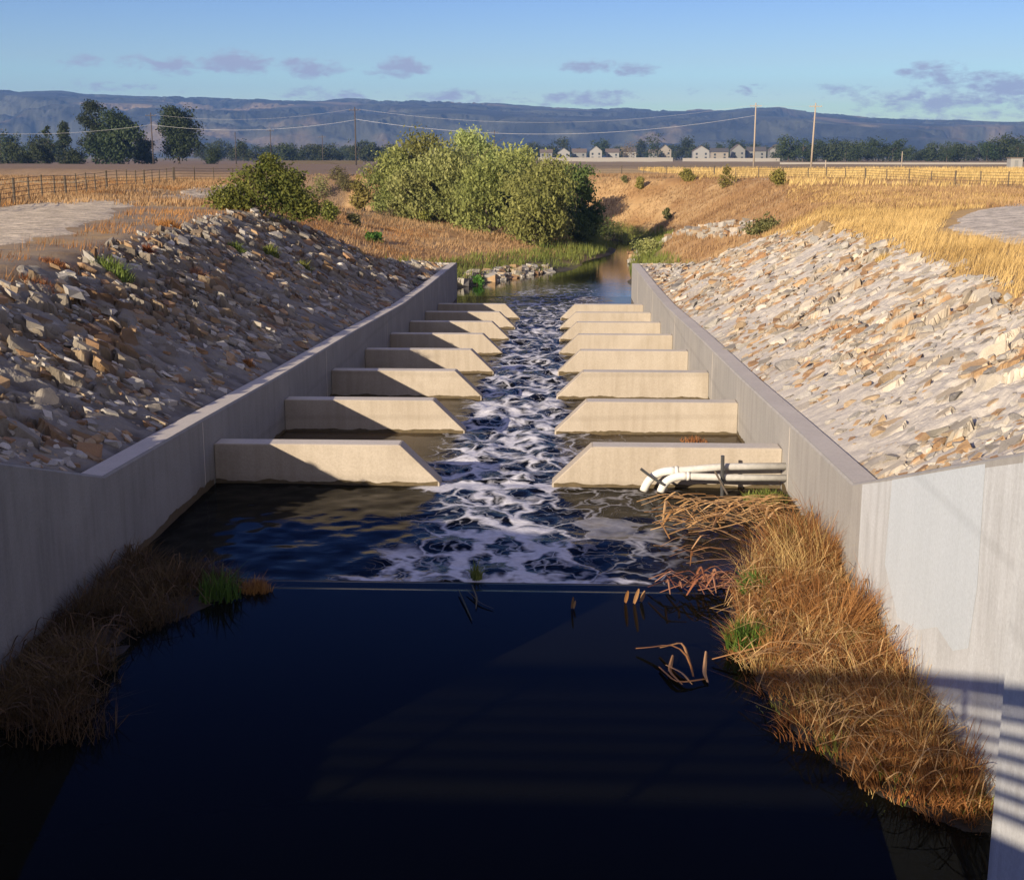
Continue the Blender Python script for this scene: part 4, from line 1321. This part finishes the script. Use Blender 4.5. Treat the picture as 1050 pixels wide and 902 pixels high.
weed(225, 618, 46, 44, 'weed', 'green weed standing in the shaded brush at the water', 150, inv(225, 612, z=.05), lean=.5)
weed(262, 604, 36, 22, 'rust', 'brown tuft reaching into the pool beyond the green weed', 260, inv(262, 604, z=.03), lean=.7)
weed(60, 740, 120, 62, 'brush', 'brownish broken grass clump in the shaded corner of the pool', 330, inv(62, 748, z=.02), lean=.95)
weed(772, 600, 30, 34, 'weed', 'bright green weed at the pool edge of the golden grass', 230, inv(772, 606, z=.1), lean=.5)
weed(764, 660, 40, 44, 'weed', 'larger green weed below the bright one in the golden grass', 270, inv(764, 662, z=.1), lean=.55)
weed(710, 452, 30, 9, 'dry', 'pale dead tuft lying in the water behind the first baffle', 160, inv(712, 452, z=-.28), lean=1.)
weed(785, 512, 46, 16, 'green', 'mossy tuft in the corner between pipes and sunlit wall', 380, inv(785, 512, z=.03), lean=.8)
weed(488, 585, 14, 26, 'green', 'small dark tuft caught on the sill in the foam', 70, inv(488, 592, z=-.04), lean=.6)


def reeds(name, items, label, cat='dead reeds', mat='reed', w=.03):
    """flat bent dead leaves, each a strip along a few points"""
    Vs, Fs, Ts, nb = [], [], [], 0
    for k, pts in enumerate(items):
        pts = np.array(pts, float)
        t = np.linspace(0, 1, len(pts)); tt = np.linspace(0, 1, 9)
        c = np.stack([np.interp(tt, t, pts[:, i]) for i in range(3)], 1)
        c[1:-1] = (c[:-2] + c[1:-1] * 2 + c[2:]) / 4
        d = np.gradient(c, axis=0); s = np.cross(d, [.3, .1, 1.]); s /= np.linalg.norm(s, axis=1)[:, None] + 1e-9
        ww = w * np.sin(np.pi * np.clip(.12 + .8 * tt, 0, 1)) ** .6
        a = c + s * ww[:, None] / 2 + [0, 0, .004]; b = c - s * ww[:, None] / 2
        m = c + [0, 0, w * .25]
        V = np.stack([a, m, b], 1).reshape(-1, 3); Vs.append(V)
        for i in range(8):
            for j in range(2):
                q = nb + i * 3 + j; Fs.append((q, q + 1, q + 4, q + 3))
        Ts.append(np.full(len(V), (k * .37) % 1)); nb += len(V)
    o = obj(name, np_mesh(name, np.concatenate(Vs), np.array(Fs), M[mat], {'tint': np.concatenate(Ts)}))
    tag(o, label, cat); return o


r = random.Random(9)
def litter(u0, v0, u1, v1, n, ln, rise):
    out = []
    for k in range(n):
        u, v = r.uniform(u0, u1), r.uniform(v0, v1); p = inv(u, v, z=.04 + r.uniform(0, rise)); a = r.gauss(-.35, .7); l = ln * r.uniform(.4, 1.2)
        d = np.array([math.cos(a) * l, math.sin(a) * l, 0]); bow = r.uniform(.02, .22)
        out.append([p - d / 2, p + [0, 0, bow], p + d / 2 + [0, 0, r.uniform(-.05, .12)]])
    return out
reeds('reed_pile', litter(680, 510, 800, 545, 120, .95, .18), 'heap of orange fallen reeds floating in front of the white pipes', w=.045)
reeds('reed_pile', litter(684, 592, 752, 606, 46, .6, .14) , 'small tangle of orange reeds at the edge of the golden grass', w=.035)
reeds('reed_pile', litter(690, 545, 735, 580, 16, .8, .1), 'thin scattered reeds trailing between the two orange heaps', w=.025)
def P3(*a): return [inv(u, v, z=z) for u, v, z in a]
reeds('bent_reed', [P3((652, 665, .05), (668, 664, .1), (690, 660, .22), (706, 672, .16), (711, 694, .04)), P3((676, 664, .06), (700, 658, .25), (708, 680, .08)), P3((683, 682, .05), (700, 690, .1), (710, 702, .03)),
                    P3((676, 684, .03), (694, 700, .06), (724, 696, .04)), P3((690, 672, .06), (686, 688, .05), (700, 702, .03)), P3((724, 668, .12), (722, 690, .05), (726, 700, .02)), P3((730, 676, .05), (760, 668, .16), (792, 660, .2))],
      'bent brown reed stalks folded over in the dark water', w=.05)
reeds('cut_reed', [P3((641, 618, .0), (644, 606, .25)), P3((650, 619, 0), (655, 604, .3)), P3((657, 617, 0), (661, 606, .2))], 'three short tan reed stubs standing just below the sill', w=.05)
reeds('cut_reed', [P3((586, 624, 0), (588, 612, .22)), P3((588, 624, 0), (590, 616, .12))], 'single small reed stub out in the dark pool', w=.03)
reeds('sunken_stick', [P3((470, 604, .05), (478, 622, .03), (484, 636, .02)), P3((478, 604, .05), (492, 618, .03), (506, 624, .02)), P3((484, 600, .06), (489, 612, .06), (488, 624, .02))], 'dark thin sticks trailing from the sill into the dark pool', 'stick', 'scrub', .025)

def matted(poly, n, z0, z1, ln, seed):
    r_ = random.Random(seed); q = in_poly(poly, n * 4, seed)[:n]; out = []
    for x, y, _ in q:
        a = r_.uniform(0, 6.28); l = ln * r_.uniform(.3, 1.2); z = r_.uniform(z0, z1)
        d = np.array([math.cos(a) * l, math.sin(a) * l, r_.uniform(-.08, .12)]); p = np.array([x, y, z])
        w_ = [p - d / 2, p + np.array([0, 0, r_.uniform(.03, .25)]), p + d / 2]
        out.append([np.array([min(max(t_[0], -XW + .03), XW - .03), t_[1], max(t_[2], .02)]) for t_ in w_])
    return out


tag(reeds('matted_straw', matted(ISL, 650, .12, .42, .75, 71), 'matted broken straw lying through the golden grass along the sunlit wall', 'straw', 'straw', .013), kind='stuff')
tag(reeds('matted_straw', matted(ISLL, 260, .04, .22, .7, 72), 'matted broken straw lying in the shaded brush', 'straw', 'brush', .014), kind='stuff')

# ---- tide marks: algae left by the water along the foot of the concrete
def tide(parent, a, b, z, nrm, seed, hmax=.1):
    a, b = np.array(a, float), np.array(b, float); n = max(8, int(np.linalg.norm(b - a) / .06)); t = np.linspace(0, 1, n)
    P = a[None] + (b - a)[None] * t[:, None]; l = t * np.linalg.norm(b - a)
    h = .015 + hmax * fbm(l / .35, l * 0 + seed, seed, 4) ** 1.6 + .25 * hmax * vn(l / .07, l * 0, seed + 9)
    zz = z + (0 * t)
    V = np.concatenate([np.stack([P[:, 0] + nrm[0], P[:, 1] + nrm[1], P[:, 2] + zz - .25], 1), np.stack([P[:, 0] + nrm[0], P[:, 1] + nrm[1], P[:, 2] + zz + h], 1)])
    Fc = np.stack([np.arange(n - 1), np.arange(1, n), np.arange(1, n) + n, np.arange(n - 1) + n], 1)
    obj('algae_stain', np_mesh('algae_stain', V, Fc, M['algae']), parent)


for bo, i, side in BAFFLES:
    y = Y1 + DY * i - .05; z = float(water_z(y - .15))
    tide(bo, (1.1 * side, y, 0), ((XW - .01) * side, y, 0), z, (0, -.004), 11 + i + (side > 0) * 20, .09)
for y0_, y1_ in [(10, 23.6)] + [(Y1 + DY * i + .45, Y1 + DY * (i + 1) - .1) for i in range(7)]:
    tide(wr, (XW, y0_, 0), (XW, y1_, 0), float(water_z((y0_ + y1_) / 2)), (-.006, 0), int(y0_), .12)
    tide(wl, (-XW, y0_, 0), (-XW, y1_, 0), float(water_z((y0_ + y1_) / 2)), (.006, 0), int(y0_) + 50, .12)

# ================================================================== PIPES
pp = empty('drain_pipes', (4.2, 23.2, .3)); tag(pp, 'pair of white and grey drain pipes leaning along the first baffle into the pool', 'pipes')
O = Vector((4.2, 23.2, .3))
def px(u, v, Y): q = inv(u, v, Y=Y); return Vector((q[0], q[1], q[2])) - O
def curve(pts, n=14):
    pts = [Vector(p) for p in pts]; out = []
    for i in range(n + 1):
        t = i / n; c = list(pts)
        while len(c) > 1: c = [a.lerp(b, t) for a, b in zip(c[:-1], c[1:])]
        out.append(c[0])
    return out
def pipe(elb, run, rad, Y):
    e = MB(); e.tube(curve([px(*q, Y) for q in elb]), rad * 1.18, 14)
    eo = e.build('elbow', M['pvc'], pp, 0, True)
    MB().tube([px(*elb[-1], Y) , px(*elb[-1], Y).lerp(px(*run[-1], Y), .03)], rad * 1.3, 14).build('collar', M['pvc'], eo, 0, True)
    MB().tube([px(*elb[-1], Y)] + [px(*q, Y) for q in run], rad, 14).build('pipe', M['pipe'], pp, 0, True)
pipe([(660, 503), (664, 490), (674, 482), (692, 482.5)], [(740, 478.5), (806, 478)], .066, 23.3)
pipe([(677.5, 504), (680, 494), (688, 487.5), (704, 488)], [(742, 489.5), (806, 490)], .064, 23.2)
q0, q1 = px(741, 494, 23.1), px(741, 467, 23.1)
MB().tube([q0 - Vector((0, 0, .3)), q1], .035, 8).build('post', M['steel'], pp)
MB().tube([px(657, 480.5, 23.12), px(668, 489, 23.12), px(681, 497, 23.1)], .025, 8).build('rod', M['steel'], pp)
MB().tube([px(733, 483, 23.05), px(740, 496, 22.9), px(746, 507, 22.7)], .018, 6).build('strap', M['old_wood'], pp)

# ================================================================== FENCES
def fence(pts, step, h, label, nw=4, rail=False):
    pts = [np.array(p, float) for p in pts]
    p0 = pts[0]; t = empty('field_fence', (p0[0], p0[1], terr(*p0[:2]))); tag(t, label, 'fence')
    O = Vector((p0[0], p0[1], terr(*p0[:2])))
    P = []
    for a, b in zip(pts[:-1], pts[1:]):
        n = max(1, int(round(np.linalg.norm(b - a) / step)))
        for k in range(n): P.append(a + (b - a) * k / n)
    P.append(pts[-1])
    Q = [Vector((x, y, terr(x, y))) - O for x, y in P]
    for k, q in enumerate(Q):
        hh = h * random.uniform(.93, 1.08); r_ = .045 if k % 4 else .07
        MB().tube([q - Vector((0, 0, .1)), q + Vector((random.uniform(-.03, .03), random.uniform(-.03, .03), hh))], r_, 7).build('post', M['old_wood'], t)
    mb = MB()
    for w in range(nw):
        z = h * (.25 + .7 * w / max(1, nw - 1))
        mb.tube([q + Vector((0, -.05, z)) for q in Q], .010 if not rail else .014, 4)
    mb.build('fence_wire', M['steel'] if not rail else M['old_wood'], t)
fence([(-23.5, 52), (-25.9, 64), (-29, 84), (-32.6, 113)], 3.1, 1.25, 'weathered post and wire fence between the gravel track and the ploughed field', 5, True)
fence([(-32.8, 114), (-28, 122), (-24.5, 132)], 2.2, 1.3, 'dark end stretch of fence turning toward the big levee bush', 5, True)
fence([(42, 76), (34, 93), (30, 112), (24.5, 128), (19, 139)], 3.6, 1.2, 'post and wire fence behind the thin gravel crossing', 5, True)
fence([(18, 150), (8, 160), (-2, 168)], 4., 1.2, 'thin wire fence on the rim above the brown far slope', 4)

# ================================================================== POWER LINE
def pole(u, d, top_v, mat, label, arm=True, r0=.17, lean=0):
    p = on_line(u, d); h = H - (top_v - 161) / 1330 * d - p[2]
    t = empty('utility_pole', (p[0], p[1], p[2])); tag(t, label, 'utility pole', 'utility poles across the plain')
    MB().tube([(0, 0, -.5), (lean * .5, 0, h * .5), (lean, 0, h)], [r0, r0 * .85, r0 * .65], 10).build('shaft', M[mat], t, 0, True)
    if arm:
        a = MB().box(lean - 1.25, lean + 1.25, -.22, -.10, h - .75, h - .61).build('crossarm', M[mat], t)
        for k in (-1.1, -.4, .4, 1.1):
            MB().tube([(lean + k, -.16, h - .61), (lean + k, -.16, h - .42)], [.05, .035], 6).build('insulator', M['ceramic'], a)
    return np.array([p[0] + lean, p[1], p[2] + h])
tA = pole(773, 293, 109.5, 'pale_wood', 'sunlit pale power pole with a crossarm behind the far slope', True, .2)
tB = pole(832, 272, 110, 'pale_wood', 'smooth pale power pole beside the dark pointed tree', True, .2, .35)
tC = pole(365, 300, 113, 'dark_wood', 'tall dark power pole with a crossarm behind the hollow', True, .17)
tD = pole(157, 330, 119.5, 'dark_wood', 'dark power pole between the two big field trees', True, .17)
pole(242, 420, 137, 'dark_wood', 'short thin dark pole just past the lone rounded tree', False, .16)
pole(278, 430, 134, 'dark_wood', 'thin dark pole above the big levee bush', True, .16)
pole(331, 470, 140, 'dark_wood', 'smallest thin pole with a stub arm near the hollow', True, .15)
pole(1, 420, 134, 'dark_wood', 'thin dark pole at the end of the ploughed field', True, .16)
pole(507, 420, 135, 'dark_wood', 'thin dark pole behind the tallest willow', True, .15)
pole(847, 250, 164, 'pale_wood', 'short pale marker post in the golden field', False, .12)
pole(925, 300, 156, 'pale_wood', 'small pale post in the golden field toward the white shed', False, .12)
def wire(a, b, sag, label, r=.03, n=22):
    a, b = np.array(a), np.array(b); mb = MB()
    mb.tube([a + (b - a) * k / n - np.array([0, 0, 4 * sag * (k / n) * (1 - k / n)]) for k in range(n + 1)], r, 5)
    o = mb.build('power_line', M['wire']); tag(o, label, 'wire')
up = np.array([0, 0, 1.]); ex = np.array([1., 0, 0])
tL = tD + (tD - tC) * 1.2
wire(tA - up * .5 - ex * 1.1, tC - up * .5 + ex * 1.1, 3.2, 'upper wire sagging from the sunlit pale pole to the tall dark pole', .014)
wire(tA - up * 2.6, tC - up * 2.6, 3.6, 'lower brighter cable sagging from the sunlit pale pole to the tall dark pole', .026)
wire(tC - up * .5 - ex * 1.1, tD - up * .5 + ex * 1.1, 1.6, 'upper wire between the tall dark pole and the field trees', .013)
wire(tC - up * 2.8, tD - up * 2.8, 1.7, 'lower cable between the tall dark pole and the field trees', .022)
wire(tD - up * 2.8, tL - up * 2.8, 1.6, 'cable running past the field trees over the ploughed field', .022)
wire(tA - up * .5, tB - up * .5, .25, 'short wire joining the two pale poles', .014)

# ================================================================== HOUSES ON THE HORIZON
def house(u, d, wpx, hpx, wall, roof, label, gable):
    p = on_line(u, d); s = d / 1330; w = wpx * s; h = hpx * s; eave = h * .66; dp = 9.
    t = empty('distant_house', (p[0], p[1], p[2])); tag(t, label, 'house', 'row of houses across the plain')
    mb = MB()
    if gable:   # gable end toward the viewer
        pr = [(-w / 2, 0), (-w / 2, eave), (0, h), (w / 2, eave), (w / 2, 0)]
        mb.add([(x, 0, z - .3 * (z == 0)) for x, z in pr] + [(x, dp, z - .3 * (z == 0)) for x, z in pr], [tuple(range(5)), tuple(range(5, 10)), (0, 1, 6, 5), (3, 4, 9, 8), (1, 2, 7, 6), (2, 3, 8, 7)])
        mb.build('wall', M[wall], t)
        rb = MB(); o = .35
        for sg in (-1, 1):
            a = [(sg * (w / 2 + o), -o, eave - .25), (0, -o, h + .06), (0, dp + o, h + .06), (sg * (w / 2 + o), dp + o, eave - .25)]
            rb.add(a + [(x, y, z + .22) for x, y, z in a], [(0, 1, 2, 3), (4, 5, 6, 7), (0, 1, 5, 4), (1, 2, 6, 5), (2, 3, 7, 6), (3, 0, 4, 7)])
        rb.build('roof', M[roof], t)
    else:       # ridge across
        mb.box(-w / 2, w / 2, 0, dp, -.3, eave).build('wall', M[wall], t)
        rb = MB(); o = .4
        pr = [(-o, eave + .02), (dp / 2, h), (dp + o, eave + .02)]
        rb.add([(-w / 2 - o, y, z) for y, z in pr] + [(w / 2 + o, y, z) for y, z in pr], [(0, 1, 2), (3, 4, 5), (0, 1, 4, 3), (1, 2, 5, 4), (2, 0, 3, 5)])
        rb.build('roof', M[roof], t)
    for x in (-.28, .28):
        MB().box(x * w - .6, x * w + .6, -.04, -.004, eave * .58, eave * .58 + 1.3).build('window', M['window'], t)
        MB().box(x * w - .7, x * w + .7, -.04, -.004, eave * .12, eave * .12 + 1.6).build('window', M['window'], t)


HS = [(560, 12, 11, 'house_grey', 0), (578, 12, 12, 'house_white', 1), (594, 14, 11.5, 'house_grey', 0), (611, 12, 14, 'house_white', 1), (628, 13, 11.5, 'house_white', 0), (646, 12, 12.5, 'house_white', 0), (670, 8, 11, 'house_grey', 0),
      (682, 12, 15, 'house_tan', 1), (719, 16, 14, 'house_white', 1), (738, 17, 12, 'house_tan', 0), (757, 13, 15.5, 'house_grey', 1), (776, 18, 13, 'house_grey', 0), (796, 13, 15, 'house_grey', 1)]
for i, (u, wp, hp, wl_, g) in enumerate(HS):
    c_ = {'house_grey': 'grey', 'house_white': 'white', 'house_tan': 'tan'}[wl_]
    near_ = ['nearest the willow thicket, first of the row', 'second from the willow thicket', 'third from the willow thicket', 'fourth from the willow thicket', 'fifth from the willow thicket', 'sixth from the willow thicket', 'narrow and half hidden, seventh from the willow thicket',
             'eighth from the willow thicket below the tallest tree', 'ninth from the willow thicket after the gap', 'tenth from the willow thicket', 'just before the sunlit pale pole', 'right behind the sunlit pale pole', 'last of the row past the sunlit pale pole'][i]
    house(u, 850 + (i % 3) * 12, wp, hp, wl_, 'roof' if i % 2 else 'roof_brown', f'distant {c_} house {near_}', g)
# long pale walls and roads on the plain
def far_wall(u0, u1, d, h, mat, label, name='boundary_wall', cat='wall'):
    a, b = on_line(u0, d), on_line(u1, d)
    dx, dy = b[0] - a[0], b[1] - a[1]; l = math.hypot(dx, dy); nx, ny = -dy / l * .15, dx / l * .15
    z0, z1 = min(a[2], b[2]) - .5, max(a[2], b[2]) + h
    o = MB().add([(a[0] - nx, a[1] - ny, z0), (b[0] - nx, b[1] - ny, z0), (b[0] + nx, b[1] + ny, z0), (a[0] + nx, a[1] + ny, z0), (a[0] - nx, a[1] - ny, z1), (b[0] - nx, b[1] - ny, z1), (b[0] + nx, b[1] + ny, z1), (a[0] + nx, a[1] + ny, z1)],
                 [(3, 2, 1, 0), (4, 5, 6, 7), (0, 1, 5, 4), (1, 2, 6, 5), (2, 3, 7, 6), (3, 0, 4, 7)]).build(name, M[mat])
    tag(o, label, cat, kind='thing')
far_wall(552, 690, 640, 1.9, 'pale_fence', 'long low pale wall in front of the distant houses')
far_wall(700, 800, 660, 1.6, 'pale_fence', 'low pale wall before the houses around the sunlit pole')
far_wall(800, 1034, 430, .5, 'pale_fence', 'thin pale guard rail line along the road beyond the golden field', 'guard_rail', 'guard rail')
far_wall(290, 372, 330, .8, 'old_wood', 'dark low rail line behind the dry hollow', 'guard_rail', 'guard rail')
# white shed
p = on_line(1042, 292); t = empty('white_shed', tuple(p)); tag(t, 'small white shed with a flat roof far out at the edge of the golden field', 'shed')
MB().box(-1.0, 1.4, 0, 2.5, -.2, 2.0).build('wall', M['house_white'], t)
MB().box(-1.15, 1.55, -.15, 2.65, 2.0, 2.2).build('roof', M['roof_brown'], t)
MB().box(-.2, .5, -.03, -.004, 0, 1.6).build('door', M['house_grey'], t)

# ================================================================== AIR, SKY, SUN, CAMERA
hz = MB().box(-6000, 6000, -70, 6600, -25, 345).build('haze', bpy.data.materials.new('haze_air'))
hz['kind'] = 'stuff'; hz['label'] = 'thin blue air that fades the far hills'; hz['category'] = 'haze'
m = hz.data.materials[0]; m.use_nodes = True; nt = m.node_tree
for n in list(nt.nodes):
    if n.type == 'BSDF_PRINCIPLED': nt.nodes.remove(n)
pv = nt.nodes.new('ShaderNodeVolumePrincipled'); pv.inputs['Color'].default_value = (.24, .48, 1.0, 1); pv.inputs['Density'].default_value = .000125
pv.inputs['Anisotropy'].default_value = .0
L(nt, pv.outputs[0], nt.nodes['Material Output'].inputs['Volume'])

SUN = Vector((.666, 1.0, -.383)).normalized()
elev = math.asin(-SUN.z)
sd = bpy.data.lights.new('sun', 'SUN'); sd.energy = 5.0; sd.angle = R(.5); sd.color = (1., .85, .66)
so = bpy.data.objects.new('sun', sd); link(so); so.rotation_euler = SUN.to_track_quat('-Z', 'Y').to_euler(); so.location = (-20, -30, 20)

w = bpy.data.worlds.new('World'); scn.world = w; w.use_nodes = True; nt = w.node_tree
bg = nt.nodes['Background']; bg.inputs[1].default_value = .09
sky = nt.nodes.new('ShaderNodeTexSky'); sky.sky_type = 'NISHITA'; sky.sun_disc = False; sky.sun_elevation = elev
sky.sun_rotation = math.atan2(-SUN.x, -SUN.y); sky.air_density = 1.0; sky.dust_density = .3; sky.ozone_density = 3.0; sky.altitude = 0
tc = nt.nodes.new('ShaderNodeTexCoord'); D_ = tc.outputs['Generated']
sx = nt.nodes.new('ShaderNodeSeparateXYZ'); L(nt, D_, sx.inputs[0])
azm = mathn(nt, 'ARCTAN2', sx.outputs[0], sx.outputs[1]); elv = mathn(nt, 'ARCSINE', sx.outputs[2])
mp = nt.nodes.new('ShaderNodeMapping'); mp.inputs['Scale'].default_value = (1, 1, 2.6); L(nt, D_, mp.inputs[0])
nz = noise(nt, mp.outputs[0], 55, 8, .62, .3); nz2 = noise(nt, mp.outputs[0], 150, 5, .65)
CL = [(78, 63, 20, 7, .6), (140, 64, 20, 8, .75), (181, 69, 26, 10, .95), (238, 65, 42, 12, 1.25), (319, 70, 38, 10, 1.15), (408, 69, 36, 10.5, 1.3), (598, 68, 34, 7.5, 1.05), (652, 71, 22, 6, .7), (955, 73, 34, 9, 1.2), (992, 82, 44, 11, 1.0),
      (1036, 88, 46, 13, 1.2), (985, 107, 110, 16, .95), (460, 99, 70, 7, .8), (600, 101, 60, 9, .85), (340, 97, 60, 7, .75), (120, 90, 50, 6, .6), (750, 93, 40, 5, .45), (860, 95, 36, 6, .5)]
acc = None
for (u, v, ru, rv, k) in CL:
    o_, d_ = ray(u, v); d_ = d_ / np.linalg.norm(d_)
    a0, e0 = math.atan2(d_[0], d_[1]), math.asin(d_[2])
    x_ = mathn(nt, 'MULTIPLY', mathn(nt, 'SUBTRACT', azm, a0), 1330 / ru); y_ = mathn(nt, 'MULTIPLY', mathn(nt, 'SUBTRACT', elv, e0), 1330 / rv)
    q_ = mathn(nt, 'MULTIPLY', mathn(nt, 'SUBTRACT', 1., mathn(nt, 'ADD', mathn(nt, 'MULTIPLY', x_, x_), mathn(nt, 'MULTIPLY', y_, y_))), k)
    acc = q_ if acc is None else mathn(nt, 'MAXIMUM', acc, q_)
acc = mathn(nt, 'MAXIMUM', acc, -1.)
cl = mathn(nt, 'ADD', acc, mathn(nt, 'MULTIPLY', mathn(nt, 'SUBTRACT', mathn(nt, 'ADD', mathn(nt, 'MULTIPLY', nz, .75), mathn(nt, 'MULTIPLY', nz2, .25)), .5), 7.))
clf = ramp(nt, mathn(nt, 'MULTIPLY', cl, .5), [(.02, 0.), (.6, .85)])
skyc = nt.nodes.new('ShaderNodeHueSaturation'); skyc.inputs['Saturation'].default_value = 1.40; skyc.inputs['Hue'].default_value = .54; skyc.inputs['Value'].default_value = 1.
L(nt, sky.outputs[0], skyc.inputs['Color'])
fin = mixc(nt, clf, skyc.outputs[0], (3.3, 3.2, 4.2))
# added unseen cloud overhead, beside and behind the viewer, to whiten shade fill
out_ = mathn(nt, 'MAXIMUM', mathn(nt, 'MAXIMUM', mathn(nt, 'MULTIPLY', sx.outputs[1], -1.6), mathn(nt, 'MULTIPLY', mathn(nt, 'SUBTRACT', sx.outputs[0], .5), 3.)), mathn(nt, 'MULTIPLY', mathn(nt, 'SUBTRACT', sx.outputs[2], .68), 4.))
on_ = ramp(nt, noise(nt, D_, 3.2, 6, .6, .4), [(.36, 0.), (.58, 1.)])
fin = mixc(nt, mathn(nt, 'MULTIPLY', mathn(nt, 'MULTIPLY', out_, on_, clamp=True), .85), fin, (4.9, 4.45, 3.9))
L(nt, fin, bg.inputs[0])

cd = bpy.data.cameras.new('camera'); cd.sensor_fit = 'HORIZONTAL'; cd.sensor_width = 36; cd.lens = 36 * F / 1050
cd.clip_end = 30000; cd.clip_start = .1
co = bpy.data.objects.new('camera', cd); link(co); co.location = (CX, 0, H)
co.rotation_euler = (R(90) - PIT, 0, YAW); scn.camera = co

scn.view_settings.view_transform = 'Standard'; scn.view_settings.look = 'None'; scn.view_settings.exposure = .6; scn.view_settings.gamma = 1
scn.render.engine = 'CYCLES'
c = scn.cycles
c.max_bounces = 6; c.diffuse_bounces = 3; c.glossy_bounces = 3; c.transmission_bounces = 3; c.volume_bounces = 0; c.transparent_max_bounces = 8
c.use_denoising = True; c.caustics_reflective = False; c.caustics_refractive = False
c.volume_step_rate = 20
